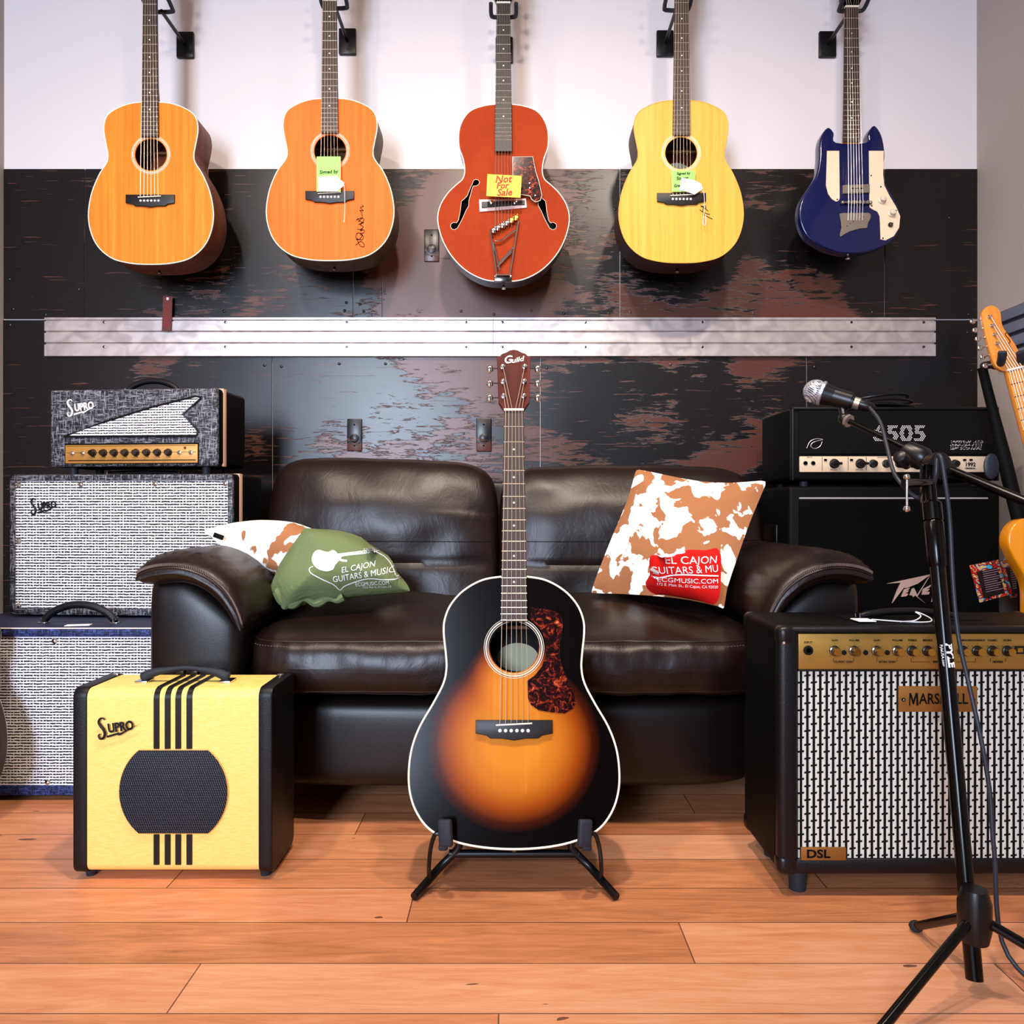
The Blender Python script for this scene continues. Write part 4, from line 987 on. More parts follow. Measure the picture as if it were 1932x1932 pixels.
# --- yellow amp
YY = 1.53; ay0 = W(137, 1300, YY).x; ay1 = W(513, 1300, YY).x; zt = W(0, 1298, YY).z; zbm = .012; dep = .157
ya = thing('guitar_amplifier', 'small yellow amplifier with black stripes and ends, front left on the floor', 'amplifier', ((ay0+ay1)/2, YY, 0))
hx = (ay1-ay0)/2
def side_prof(dy, dz, r=.018):      # y-z section, rounded corners
    p = []
    for cx_, cz, a0_ in ((dy+r, zt-dz-r, 180), (dep-dy-r, zt-dz-r, 90), (dep-dy-r, zbm+dz+r, 0), (dy+r, zbm+dz+r, -90)):
        for k in range(7):
            a = math.radians(a0_-15*k); p.append((cx_+r*math.cos(a), cz+r*math.sin(a)))
    return p
bm = B(); prism(bm, side_prof(.003, .003), -hx+.02, hx-.02, 0, 1, 'x'); bd = obj('cabinet', bm, 'yellow_vinyl', ya, ang=30)
xl, xr = W(163, 0, YY).x-ya.location.x, W(487, 0, YY).x-ya.location.x
for a, b in ((-hx, xl), (xr, hx)):
    bm = B(); prism(bm, side_prof(0, 0, .02), a, b, .003, 2, 'x'); obj('end_cover', bm, 'black_tolex', ya, ang=30)
# grille opening: circle cut flat at top and bottom, recessed black cloth
cx_, cz = W(327, 1493, YY).x-ya.location.x, W(327, 1494, YY).z; R = 102*YY/F; zc = 81*YY/F
cut = []
for k in range(72):
    a = 2*PI*k/72; x, z = R*math.cos(a), R*math.sin(a)
    if abs(z) > zc: continue
    cut.append((cx_+x, cz+z))
bm = B(); prism(bm, cut, -.0015, .006, .0015, 2); gl = obj('speaker_grille', bm, 'black_cloth', ya)
bm = B(); tube(bm, [(a, .0028, b) for a, b in cut], .0022, 6, True); obj('grille_edge', bm, mat('yellow_edge', 'd89a48', .5), gl)
for px in (294.5, 315.5, 335.5, 356.5):
    x = W(px, 0, YY).x-ya.location.x; wd = .0056; r = .02
    pr = []
    for off in (.0, .0035):
        seq = [(-.0+.0005+off, cz+zc), (.0005+off, zt-.003-r)]
        for k in range(1, 7):
            a = math.radians(180-15*k); seq.append((.003+r+(r+.0025-off)*math.cos(a)*1.0, zt-.003-r+(r+.0025-off)*math.sin(a)))
        seq.append((dep-.03, zt-.0005-off)); pr.append(seq)
    bm = B(); prism(bm, pr[0]+pr[1][::-1], x-wd, x+wd, .0004, 1, 'x'); obj('stripe', bm, 'black_plastic', ya, ang=30)
    bm = B(); box(bm, x-wd, x+wd, .0005, .004, zbm+.02, cz-zc, .0004, 1); obj('stripe', bm, 'black_plastic', ya)
lg = supro_logo(78*YY/F); q = W(224, 1372, YY); obj('lettering', lg, 'soft_black', ya, loc=(q.x-ya.location.x, -.002, q.z))
bm = B(); hxs = (W(272, 0, 1.6).x-ya.location.x, W(428, 0, 1.6).x-ya.location.x)
pts = smooth_pts([(hxs[0]-.004, .07, zt+.006), (hxs[0]+.02, .07, zt+.016), (hxs[0]+.05, .07, zt+.022), ((hxs[0]+hxs[1])/2, .07, zt+.026), (hxs[1]-.05, .07, zt+.022), (hxs[1]-.02, .07, zt+.016), (hxs[1]+.004, .07, zt+.006)], 5, False)
L = len(pts); tube(bm, pts, [.0075+.003*math.cos(PI*(i/(L-1)*2)) if 0 < i < L-1 else .008 for i in range(L)], 12); obj('handle', bm, 'rubber', ya)
for xx in hxs:
    b2 = B(); box(b2, xx-.012, xx+.014, .052, .088, zt-.003, zt+.002, .001); box(b2, xx-.003, xx+.003, .066, .075, zt, zt+.014, .001); obj('handle_clip', b2, 'chrome', ya)
for k in range(4):
    x = hxs[0]+.045+.030*k; b2 = B(); box(b2, x-.009, x+.009, dep-.02, dep-.004, zt-.003, zt+.006, .002); obj('control_tab', b2, 'black_plastic', ya)
for xx in (-hx+.022, hx-.022):
    for yy in (.03, dep-.03):
        b2 = B(); lathe(b2, [(.010, 0), (.012, zbm+.004)], (xx, yy, 0), n=14); obj('foot', b2, 'rubber', ya)
    b2 = B(); lathe(b2, [(.008, 0), (.006, .003), (.002, .0035)], (xx, dep-.03, zt-.0005), n=14); obj('screw', b2, 'chrome', ya)

# --- blue combo, bottom left
YU = 1.96; bx0, bx1 = -1.50, -.875; zt = W(0, 1184, YU).z; zb_ = .014; dep = .36
ba = thing('guitar_amplifier', 'blue tweed combo amplifier with white grille cloth on the floor, left', 'amplifier', ((bx0+bx1)/2, YU, 0)); hx = (bx1-bx0)/2
bm = B(); box(bm, -hx, hx, .004, dep, zb_, zt, .008, 3); obj('cabinet', bm, 'blue_top', ba)
gz0, gz1 = W(0, 1481, YU).z, W(0, 1201, YU).z
bm = B(); box(bm, -hx, hx, -.006, .004, gz1, zt-.003, .003); box(bm, -hx, hx, -.006, .004, zb_, gz0, .003); box(bm, -hx, -hx+.02, -.006, .004, zb_, zt, .003); box(bm, hx-.02, hx, -.006, .004, zb_, zt, .003); obj('front_frame', bm, 'tweed_blue', ba)
bm = B(); box(bm, -hx+.02, hx-.02, -.002, .004, gz0, gz1); obj('speaker_grille', bm, 'grille_blue', ba)
bm = B(); box(bm, -hx, hx, -.007, .002, zt-.0028, zt-.0004, .0008, 1); obj('piping', bm, 'white_plastic', ba)
for px, py in ((104, 1209), (91, 1475)):
    q = W(px, py, YU); screw(ba, q.x-ba.location.x, -.002, q.z, .005)
h0, h1 = W(80, 0, 2.03).x-ba.location.x, W(216, 0, 2.03).x-ba.location.x
handle(ba, h0, h1, .075, zt, .042, 'black_tolex', .010)
for xx in (-hx+.05, hx-.05):
    for yy in (.05, dep-.05):
        b2 = B(); lathe(b2, [(.012, 0), (.014, zb_+.004)], (xx, yy, 0), n=14); obj('foot', b2, 'rubber', ba)
q = W(150, 1180, 2.0); tg = tag(obj('price_tag', box(B(), -.03, .03, -.012, .012, 0, .0015), 'paper_white'), 'white paper tag lying on top of the blue combo amplifier', 'price tag'); tg.location = (q.x, YU+.035, zt+.0005); tg.rotation_euler = (0, 0, .2)

# --- speaker cabinet with head on top
YC = 2.13; cx0, cx1 = -1.4245, -.776; zt0 = W(0, 1184, YU).z; ztc = W(0, 894, YC+.02).z; dep = .205
ca = thing('speaker_cabinet', 'grey tweed speaker cabinet with white grille cloth standing on the blue combo', 'speaker cabinet', (cx1, YC, zt0), (0, 0, math.radians(-3.5))); cw = cx1-cx0; chh = ztc-zt0
bm = B(); box(bm, -cw, 0, .004, dep, .006, chh, .010, 3); obj('cabinet', bm, 'black_tolex_dull', ca)
bm = B(); fw = .016; tp = .020
box(bm, -cw, 0, -.008, .004, chh-tp, chh-.002, .004); box(bm, -cw, 0, -.008, .004, .006, .006+tp, .004); box(bm, -cw, -cw+fw, -.008, .004, .006, chh-.002, .004); box(bm, -fw, 0, -.008, .004, .006, chh-.002, .004)
obj('front_frame', bm, 'tweed_grey', ca)
bm = B(); box(bm, -cw+fw-.002, -fw+.002, -.004, .004, tp, chh-tp); gc = obj('speaker_grille', bm, 'grille_white', ca)
bm = B(); box(bm, -.004, .0012, .035, .058, .006, chh+.0012, .003, 2); box(bm, -cw-.001, .001, .035, .058, chh-.004, chh+.0012, .001, 1); obj('piping', bm, 'cream_piping', ca)
for x, z in ((-cw+.025, chh-.03), (-cw*.68, chh-.029), (-cw*.345, chh-.028), (-.022, chh-.028), (-cw+.025, chh*.53), (-cw+.025, .03), (-cw*.68, .03)):
    screw(ca, x, -.004, z, .0055)
obj('lettering', supro_logo(.088), 'soft_black', ca, loc=(-cw+.105, -.0065, chh-.090))
# --- head
YHd = 2.15; hz0 = ztc+.022; hx0, hx1 = W(97, 0, YHd+.05).x, W(412, 0, YHd).x
ha = thing('amplifier_head', 'grey tweed amplifier head with swallowtail grille standing on the left speaker cabinet', 'amplifier', (hx1, YHd, ztc), (0, 0, math.radians(-5))); hw = hx1-hx0; hh_ = W(0, 731, YHd).z-ztc; z0h = .022; dep = .18
bm = B(); box(bm, -hw, 0, .004, dep, z0h, hh_, .012, 3); obj('cabinet', bm, 'black_tolex_dull', ha)
bm = B(); box(bm, -hw, -.001, -.004, .012, z0h, hh_-.001, .008, 3); obj('front_panel', bm, 'tweed_grey', ha)
bm = B(); box(bm, -.006, .0015, .028, .050, z0h, hh_+.0015, .004, 2); box(bm, -hw-.001, .001, .028, .050, hh_-.004, hh_+.0015, .001, 1); obj('piping', bm, 'cream_piping', ha)
kx = hw/315.0; kz = (hh_-z0h)/151.0
hp = lambda px, py: (-hw+(px-97)*kx, hh_-(py-731)*kz)
sw = [hp(a, b) for a, b in ((126, 823), (200, 796), (290, 768), (372, 748), (381, 750), (380, 754), (348, 782), (375, 812), (375, 822), (370, 824))]
bm = B(); prism(bm, [(a+(.0), b) for a, b in sw], -.0065, -.002, .001, 1); sg = obj('swallowtail_grille', bm, 'grille_white_head', ha)
sw3 = [(a, -.006, b) for a, b in sw]; bm = B(); tube(bm, sw3, .0032, 8, True); obj('grille_edge', bm, 'black_plastic', sg)
a, b = hp(128, 876), hp(376, 840)
bm = B(); box(bm, a[0]-.004, b[0]+.003, -.0055, -.002, a[1]-.002, b[1]+.005, .002); obj('panel_recess', bm, 'black_matt', ha)
bm = B(); box(bm, a[0], b[0], -.008, -.003, a[1], b[1], .002); cp = obj('control_panel', bm, 'amber_panel', ha)
bm = B(); box(bm, a[0]+.010, b[0]-.005, -.0085, -.008, a[1]+.007, a[1]+.0095); box(bm, a[0]+.005, b[0]-.004, -.0085, -.008, b[1]-.004, b[1]-.003); zk = hp(0, 855)[1]; box(bm, a[0]+.006, b[0]-.004, -.0084, -.008, zk-.0005, zk+.0005); obj('printed_line', bm, 'ink', cp)
for k in range(8):
    x = hp(181+20.2*k, 0)[0]; kb = knob(cp, x, -.008, hp(0, 855.5)[1], .0095, 'black_plastic', d=.012, cap='dark_chrome')
    bm = text_bm('TONE', .005, .0002, 0); xf(bm, (x, -.0084, hp(0, 864)[1])); obj('lettering', bm, 'ink', cp)
for px in (142, 162, 343, 364):
    x = hp(px, 0)[0]; bm = B(); lathe(bm, [(.0065, 0), (.006, -.003), (.003, -.004), (.002, -.009)], (x, -.008, hp(0, 856)[1]), (0, 1, 0), 14); obj('jack', bm, 'chrome', cp)
x, z = hp(353, 847); bm = B(); lathe(bm, [(.004, 0), (.003, -.003)], (x, -.008, z), (0, 1, 0), 12); obj('pilot_lamp', bm, 'card_red', cp)
obj('lettering', supro_logo(.094), 'white_plastic', ha, loc=(hp(160, 0)[0], -.006, hp(0, 766)[1]))
handle(ha, hp(207, 0)[0], hp(308, 0)[0], .09, hh_, .030, 'black_tolex', .009)
for xx in (-hw+.05, -.05):
    for yy in (.03, dep-.03):
        b2 = B(); lathe(b2, [(.011, 0), (.012, z0h+.003)], (xx, yy, 0), n=14); obj('foot', b2, 'rubber', ha)
handle(ca, -cw+.215, -.215, .12, chh, .004, 'black_tolex', .007)

# --- big combo, bottom right
YM = 1.46; mx0 = W(1470, 0, YM).x; mpl = W(1509, 0, YM).x; mcx = W(1771, 0, YM).x; mx1 = 2*mcx-mx0
zt = W(0, 1183, YM).z; zb_ = .045; dep = .228
ma = thing('guitar_amplifier', 'large black combo amplifier with brass control panel and basket weave cloth, right', 'amplifier', (mcx, YM, 0)); hx = (mx1-mx0)/2; pl = mcx-mpl
bm = B(); box(bm, -hx, hx, .016, dep, zb_, zt, .014, 3); obj('cabinet', bm, 'black_tolex_dull', ma)
bm = B()
zp1, zp0 = W(0, 1197, YM).z, W(0, 1264, YM).z
box(bm, -hx, -pl, 0, .03, zb_, zt, .012, 3); box(bm, pl, hx, 0, .03, zb_, zt, .012, 3); box(bm, -hx+.02, hx-.02, .002, .03, zp1+.001, zt, .008, 3); box(bm, -hx+.02, hx-.02, .002, .03, zb_, zb_+.03, .008, 3)
obj('front_frame', bm, 'black_tolex', ma)
bm = B(); box(bm, -pl, pl, .006, .02, zp0, zp1, .001); cp = obj('control_panel', bm, 'brass_panel', ma)
gz0 = W(0, 1622, YM).z
bm = B(); box(bm, -pl, pl, .008, .02, gz0, zp0-.004); obj('speaker_grille', bm, 'basket_cloth', ma)
bm = B(); box(bm, -pl, pl, .0045, .012, zp0-.004, zp0, .001); obj('trim_bar', bm, 'black_plastic', ma)
mp = lambda px, py: (W(px, py, YM).x-mcx, W(px, py, YM).z)
for px, s in ((1577, 'GAIN'), (1614, 'VOLUME'), (1657, 'GAIN'), (1696, 'VOLUME'), (1724, 'TREBLE'), (1753, 'MIDDLE'), (1783, 'BASS'), (1820, 'PRESENCE'), (1847, 'RESONANCE'), (1876, 'CLASSIC'), (1904, 'ULTRA')):
    x, z = mp(px, 1229); knob(cp, x, .006, z, .0092, 'dark_chrome' if px < 1710 else 'black_plastic', cap='gold_metal', d=.015)
    x, z = mp(px, 1209); bm = text_bm(s, .0052, .0002, 0, bold=.0001); xf(bm, (x, .0052, z)); obj('lettering', bm, 'ink', cp)
    bm = B()
    for a in range(7):
        an = math.radians(-50+a*46.6); x, z = mp(px, 1229); box(bm, x-.0005+.0135*math.sin(an+PI+.87*0), x+.0005+.0135*math.sin(an+PI), .0052, .006, z+.0135*math.cos(an+PI)-.0005, z+.0135*math.cos(an+PI)+.0005)
    obj('dial_marks', bm, 'ink', cp)
for px0, px1, s in ((1575, 1613, 'CLASSIC GAIN'), (1657, 1695, 'ULTRA GAIN'), (1722, 1844, 'EQUALISATION'), (1872, 1901, 'REVERB')):
    a, z = mp(px0, 1250); b, z2 = mp(px1, 1243); m_ = (a+b)/2; tw = .0027*len(s)+.002
    bm = text_bm(s, .0056, .0002, 0, bold=.0001); xf(bm, (m_, .0052, z)); obj('lettering', bm, 'ink', cp)
    bm = B(); box(bm, a-.0003, a+.0003, .0055, .006, z, z2); box(bm, b-.0003, b+.0003, .0055, .006, z, z2)
    if b-a > 2*tw: box(bm, a, m_-tw*.75, .0055, .006, z-.0003, z+.0003); box(bm, m_+tw*.75, b, .0055, .006, z-.0003, z+.0003)
    obj('bracket_line', bm, 'ink', cp)
x, z = mp(1527, 1228); bm = B(); lathe(bm, [(.0095, 0), (.0085, -.004), (.005, -.004), (.0045, .0)], (x, .006, z), (0, 1, 0), 18); obj('input_jack', bm, 'black_plastic', cp)
x, z = mp(1527, 1213); bm = text_bm('INPUT', .0056, .0002, 0, bold=.0001); xf(bm, (x, .0052, z)); obj('lettering', bm, 'ink', cp)
for px in (1594, 1635, 1676):
    x, z = mp(px, 1232); bm = B(); lathe(bm, [(.0048, 0), (.0048, -.003), (.001, -.0034)], (x, .006, z), (0, 1, 0), 14); obj('push_button', bm, 'black_plastic', cp)
x, z = mp(1926, 1227); bm = B(); box(bm, x-.009, x+.009, .003, .006, z-.0075, z+.0075); obj('power_switch', bm, 'black_plastic', cp)
bm = B(); box(bm, x-.005, x+.005, .001, .003, z-.004, z+.004); obj('switch_key', bm, 'gold_metal', cp)
a, b = mp(1698, 1344), mp(1846, 1296)
bm = B(); box(bm, a[0], b[0], .003, .009, a[1], b[1], .001); npl = obj('name_plate', bm, 'brass_plate', ma)
bm = B(); mz = (a[1]+b[1])/2
prism(bm, [(-.0555, mz-.012), (-.0535, mz-.012), (-.0530, mz+.005), (-.0480, mz-.010), (-.0465, mz-.010), (-.0415, mz+.005), (-.0410, mz-.012), (-.0375, mz-.012), (-.0385, mz+.012), (-.0425, mz+.012), (-.0470, mz-.002), (-.0515, mz+.012), (-.0548, mz+.012)], .0021, .0027); q = text_bm('ARSHALL', .0285, .0003, 0, .094, bold=.0004); xf(q, (.0105, .0024, (a[1]+b[1])/2)); add(bm, q)
obj('lettering', bm, 'ink', npl)
for px in (1706, 1838): x, z = mp(px, 1321); screw(npl, x, .003, z, .0028, 'dark_chrome')
a, b = mp(1513, 1625), mp(1598, 1601); bm = B(); box(bm, a[0], b[0], .003, .009, a[1], b[1], .001); np2 = obj('name_plate', bm, 'brass_plate', ma)
bm = text_bm('DSL', .022, .0003, 0, .045, bold=.0006); xf(bm, ((a[0]+b[0])/2-.01, .0024, (a[1]+b[1])/2)); obj('lettering', bm, 'ink', np2)
for sx in (-1, 1):
    for yy, zz in ((0, zt), (dep, zt), (dep, zb_), (0, zb_)):
        xx = sx*hx; sy = 1 if yy == 0 else -1; sz = 1 if zz == zt else -1
        bm = B(); xa, xb = sorted((xx+sx*.002, xx-sx*.034)); ya_, yb_ = sorted((yy-sy*.002, yy+sy*.034)); za, zb2 = sorted((zz+sz*.002, zz-sz*.038))
        box(bm, xa, xb, ya_, yb_, za, zb2, .014, 4); cc = obj('corner_cap', bm, 'black_plastic', ma)
        if zz == zt: screw(cc, xx-sx*.008, yy-sy*.002 if sy > 0 else yy+.002, zz-.030, .0025)
bm = B(); x0_, z_ = mp(1600, 1163); 
handle(ma, -.10, .10, .12, zt-.004, .012, 'black_plastic', .008, clip='black_plastic')
bm = B(); box(bm, -.135, .135, .085, .16, zt-.0005, zt+.002, .001); obj('handle_plate', bm, 'black_matt', ma)
for xx in (-hx+.05, hx-.05):
    for yy in (.04, dep-.04):
        b2 = B(); lathe(b2, [(.016, 0), (.018, zb_+.004)], (xx, yy, 0), n=14); obj('foot', b2, 'rubber', ma)
q = W(1602, 1153, 1.6)
t = thing('price_tag', 'white paper tag with loops of cord on top of the big black combo', 'price tag', (q.x, YM+.065, zt+.0035))
bm = B(); prism(bm, [(-.022, 0), (.012, 0), (.012, .0015), (-.022, .0015)], -.02, .02); obj('card', bm, 'paper_white', t)
bm = B(); tube(bm, smooth_pts([(.012, 0, .002), (.07, -.01, -.001), (.115, -.015, -.001), (.125, -.012, .004), (.108, -.01, .014), (.095, -.008, .018), (.105, -.01, .010), (.09, -.012, .001), (.06, -.018, .0)], 4, False), .0012, 6); obj('cord', bm, 'paper_white', t)

# --- black head and cabinet, back right
YP = 2.28; px0, px1 = W(1494, 0, YP).x, 1.455; zh0, zh1 = W(0, 908, YP).z, W(0, 768, YP).z
pc = thing('speaker_cabinet', 'tall black speaker cabinet with silver spiky logo at the back right', 'speaker cabinet', ((px0+px1)/2, YP, 0)); hx = (px1-px0)/2+.008
zct = W(0, 917, YP).z; dep = .33
bm = B(); box(bm, -hx, hx, .004, dep, .02, zct, .012, 3); obj('cabinet', bm, 'black_tolex_dull', pc)
bm = B(); box(bm, -hx+.03, hx-.03, -.002, .008, .06, W(0, 945, YP).z); obj('speaker_grille', bm, mat('grille_black', '030304', .8, spec=.08), pc)
a, b = W(1507, 941.5, YP), W(1862, 938.5, YP); bm = B(); box(bm, a.x-pc.location.x, b.x-pc.location.x, -.006, -.002, a.z, b.z, .0005, 1); obj('white_piping', bm, 'silver_print', pc)
PK = lambda X_, Y_: (W(1380+X_/3.5, 940+Y_/3.5, YP).x-pc.location.x, W(1380+X_/3.5, 940+Y_/3.5, YP).z)
LG = [[(1022, 563), (1308, 503), (1225, 562), (1150, 592), (1132, 590), (1055, 692), (1088, 608), (1112, 556)],
      [(1135, 600), (1172, 590), (1162, 604), (1147, 608), (1166, 610), (1154, 622), (1140, 626), (1162, 630), (1150, 645), (1116, 650)],
      [(1172, 640), (1186, 598), (1200, 592), (1222, 640), (1308, 505), (1222, 648), (1276, 694), (1205, 640), (1195, 652), (1185, 640)],
      [(1258, 600), (1316, 570), (1300, 590), (1280, 598), (1304, 598), (1290, 612), (1272, 614), (1304, 618), (1296, 634), (1252, 636)],
      [(1316, 590), (1334, 610), (1372, 560), (1342, 620), (1316, 684), (1326, 628)]]
for pl_ in LG:
    bm = B(); prism(bm, [PK(*v) for v in pl_], -.006, -.001); obj('lettering', bm, 'pink_metal', pc)
bm = B(); box(bm, -hx-.004, -hx+.004, .10, .22, .60, .70, .002); obj('side_handle', bm, 'black_plastic', pc)
for xx in (-hx+.06, hx-.06):
    for yy in (.05, dep-.05):
        b2 = B(); lathe(b2, [(.02, 0), (.02, .024)], (xx, yy, 0), n=14); obj('foot', b2, 'rubber', pc)
ph = thing('amplifier_head', 'black amplifier head with dotted 6505 lettering at the back right', 'amplifier', ((px0+px1)/2, YP, zct)); hx = (px1-px0)/2
z0 = .016; z1_ = zh1-zct; dep = .28
bm = B(); box(bm, -hx, hx, .006, dep, z0, z1_, .012, 3); obj('cabinet', bm, 'black_tolex_dull', ph)
bm = B(); box(bm, -hx, -hx+.008, -.002, .02, z0, z1_, .003); box(bm, hx-.008, hx, -.002, .02, z0, z1_, .003); box(bm, -hx, hx, -.002, .02, z1_-.008, z1_, .003); obj('front_frame', bm, 'black_tolex', ph)
hq = lambda px, py: (W(px, py, YP).x-ph.location.x, W(px, py, YP).z-zct)
a, b = hq(1508, 856), hq(1905, 774)
bm = B(); box(bm, a[0], hx-.01, .002, .008, a[1], b[1]); obj('metal_grille', bm, 'steel_mesh', ph)
a, b = hq(1508, 891), hq(1870, 861)
bm = B(); box(bm, a[0], b[0], -.004, .004, a[1], b[1], .003); cp = obj('control_panel', bm, 'panel_beige', ph)
for px in (1518.5, 1533): x, z = hq(px, 874); bm = B(); lathe(bm, [(.0065, 0), (.006, -.003), (.0035, -.003), (.003, 0)], (x, -.004, z), (0, 1, 0), 14); obj('jack', bm, 'black_plastic', cp)
for px, m_, r in ((1573, 'black_plastic', .013), (1622, 'black_plastic', .013), (1646, 'black_plastic', .011), (1671, 'black_plastic', .011), (1695, 'black_plastic', .011), (1720, 'black_plastic', .011), (1800, 'black_plastic', .011)):
    x, z = hq(px, 875); kb = knob(cp, x, -.004, z, r, m_, d=.014)
    if px in (1573, 1622):
        b2 = B(); box(b2, x-.018, x+.018, -.022, -.012, z-.004, z+.004, .002); xf(b2); obj('pointer', b2, 'black_plastic', kb)
bm = B()
for px in (1550, 1599, 1633, 1770): x, z = hq(px, 862); x2, z2 = hq(px, 888); box(bm, x-.0006, x+.0006, -.0046, -.004, z2, z)
obj('printed_line', bm, 'ink', cp)
for px in (1556, 1605, 1818, 1830): x, z = hq(px, 868); bm = B(); box(bm, x-.004, x+.004, -.007, -.004, z-.003, z+.003); obj('push_button', bm, 'ink', cp)
for s, px, py, sz, bd_ in (('INPUTS', 1526, 863, .005, 0), ('PRE GAIN', 1572, 886.5, .0045, 0), ('POST GAIN', 1620, 886.5, .0045, 0), ('EQUALIZATION', 1664, 863, .0045, 0), ('1992', 1829, 877, .016, .0006), ('ORIGINAL', 1829, 884, .007, .0003)):
    x, z = hq(px, py); bm = text_bm(s, sz, .0002, 0, bold=bd_); xf(bm, (x, -.0046, z)); obj('lettering', bm, 'ink', cp)
# dotted number: little bright studs sampled inside the digits
def dotted(s, size, wd, loc_, m, step, r, parent, shear=0):
    tb = text_bm(s, size, 0, shear, wd, bold=size*.03); bt = BVHTree.FromBMesh(tb); xs = [v.co.x for v in tb.verts]; zs_ = [v.co.z for v in tb.verts]; tb.free()
    bm = B(); z = min(zs_); row = 0
    while z < max(zs_):
        x = min(xs)+(step/2 if row % 2 else 0)
        while x < max(xs):
            h = bt.ray_cast(Vector((x, -1, z)), Vector((0, 1, 0)))
            if h[0]: box(bm, x-r, x+r, -.0006, .0002, z-r, z+r)
            x += step
        z += step*.8; row += 1
    xf(bm, loc_); return obj('lettering', bm, m, parent)
x, z = hq(1697, 819); dotted('6505', .068, .158, (x, .0015, z), 'white_print', .0054, .0013, ph)
x, z = hq(1826, 841)
for k, s in enumerate(('UNIVERSAL TONE', 'SIGNATURE VALVE', 'AMPLIFICATION')): dotted(s, .013, .10, (x-.004*k, .0015, z+.011-.010*k), 'white_print', .0032, .0007, ph, .3)
x, z = hq(1540, 838); bm = B(); tube(bm, smooth_pts([(x-.028, .001, z-.012), (x-.018, .001, z+.008), (x, .001, z+.016), (x+.02, .001, z+.014), (x-.008, .001, z+.006), (x-.016, .001, z-.006), (x-.004, .001, z-.013), (x+.012, .001, z-.006), (x+.018, .001, z+.008)], 4, False), .0009, 6); obj('emblem', bm, 'silver_print', ph)
for xx in (-hx+.05, hx-.05):
    for yy in (.04, dep-.04):
        b2 = B(); lathe(b2, [(.012, 0), (.012, z0+.004)], (xx, yy, 0), n=12); obj('foot', b2, 'rubber', ph)
handle(ph, -.12, .12, .12, z1_, .02, 'black_tolex', .008)
bm = B(); q = (1.06, YP+.10, zh1)
t = tag(obj('coiled_cable', tube(B(), smooth_pts([(.12*math.cos(a*.7)*(1-.01*a), .055*math.sin(a*.7), .006+.0016*a+.004*math.sin(a*1.3)) for a in range(28)], 4, False), .0042, 8), 'black_plastic', None), 'coiled black cable lying on top of the black 6505 head', 'cable'); t.location = (1.16, YP+.13, zh1+.001)
for dx in (-.09, .06):
    pass

# ---------------------------------------------------------------- butterscotch electric guitar on a tall stand
YT = 2.0; tn = W(1914, 697, YT); ROLL = math.radians(13.2)
tele = thing('electric_guitar', 'butterscotch electric guitar with maple neck hanging on the stand at right edge', 'guitar', tuple(tn), (math.radians(-4), -ROLL, 0))
# local: origin at the nut, -z runs down the neck
def tr(a, b): return (a, b)
body = [(-.028, -.405), (-.050, -.392), (-.085, -.383), (-.118, -.402), (-.134, -.435), (-.130, -.475), (-.118, -.520), (-.114, -.550), (-.120, -.585), (-.140, -.655), (-.157, -.710), (-.150, -.765), (-.110, -.802), (-.05, -.812), (0, -.815), (.05, -.812), (.110, -.802), (.150, -.765), (.157, -.715), (.142, -.655), (.112, -.600), (.110, -.560), (.128, -.515), (.148, -.475), (.150, -.440), (.132, -.415), (.108, -.425), (.090, -.452), (.060, -.462), (.034, -.452), (.028, -.44)]
ob = [(v.x, v.y) for v in smooth_pts(body, 4)]
bm = B(); prism(bm, ob, .006, .050, .006, 3); obj('body', bm, 'butterscotch', tele, ang=50)
bm = B(); prism(bm, [(-.021, 0), (.021, 0), (.028, -.46), (-.028, -.46)], -.003, .018, .006, 3); nk = obj('neck', bm, 'maple_neck', tele)
for k in range(1, 22):
    z = -.648*(1-2**(-k/12)); wv = .021+.007*(-z)/.46
    if z < -.455: break
    b2 = B(); tube(b2, [(-wv, -.0032, z), (wv, -.0032, z)], .001, 6); obj('fret', b2, 'dark_chrome', nk)
for k in (3, 5, 7, 9, 12, 15, 17):
    z = -.648*(1-(2**(-k/12)+2**(-(k-1)/12))/2); b2 = B(); lathe(b2, [(.003, 0), (.003, -.0006)], (0, -.003, z), (0, 1, 0), 12); obj('position_dot', b2, 'ink', nk)
hs = [(-.021, 0), (-.040, .014), (-.046, .03), (-.047, .06), (-.046, .10), (-.042, .155), (-.034, .172), (-.018, .180), (-.004, .176), (.006, .162), (.006, .146), (.003, .130), (.004, .112), (.014, .085), (.022, .06), (.024, .04), (.0205, .02), (.021, 0)]
ohs = [(v.x, v.y) for v in smooth_pts(hs, 3)]
# headstock turned so its pegs face straight left, as hung
bm = B(); prism(bm, ohs, .001, .014, .0015, 2); hd = obj('headstock', bm, 'maple_neck', tele)
for i in range(6):
    z = .028+.0245*i; x = -.032+.0*i
    b2 = B(); lathe(b2, [(.0055, 0), (.005, -.003), (.003, -.004), (.003, -.010)], (x+.006, .001, z), (0, 1, 0), 12); tube(b2, [(-.044, .008, z), (-.058, .008, z)], .002, 8); sphere(b2, (-.066, .008, z), .0085, (1, .5, .85), 12); obj('tuning_peg', b2, 'chrome', tele)
    b2 = B(); tube(b2, [(string_x(i, .054), -.008, -.648), (string_x(i, .035), -.006, 0), (x+.006, -.006, z)], .0006, 6); obj('string', b2, 'steel_string', tele)
bm = B(); box(bm, -.0215, .0215, -.007, .004, -.001, .004, .0006, 1); obj('nut', bm, 'white_bone', tele)
bm = text_bm('Tele', .018, .0003, .2, .030, bold=.0002); bm.free()
bm = B(); tube(bm, smooth_pts([(.010, 0, .045), (.004, 0, .07), (.010, 0, .075), (.002, 0, .095), (.008, 0, .1)], 4, False), .0008, 6); obj('decal', bm, 'ink', tele)
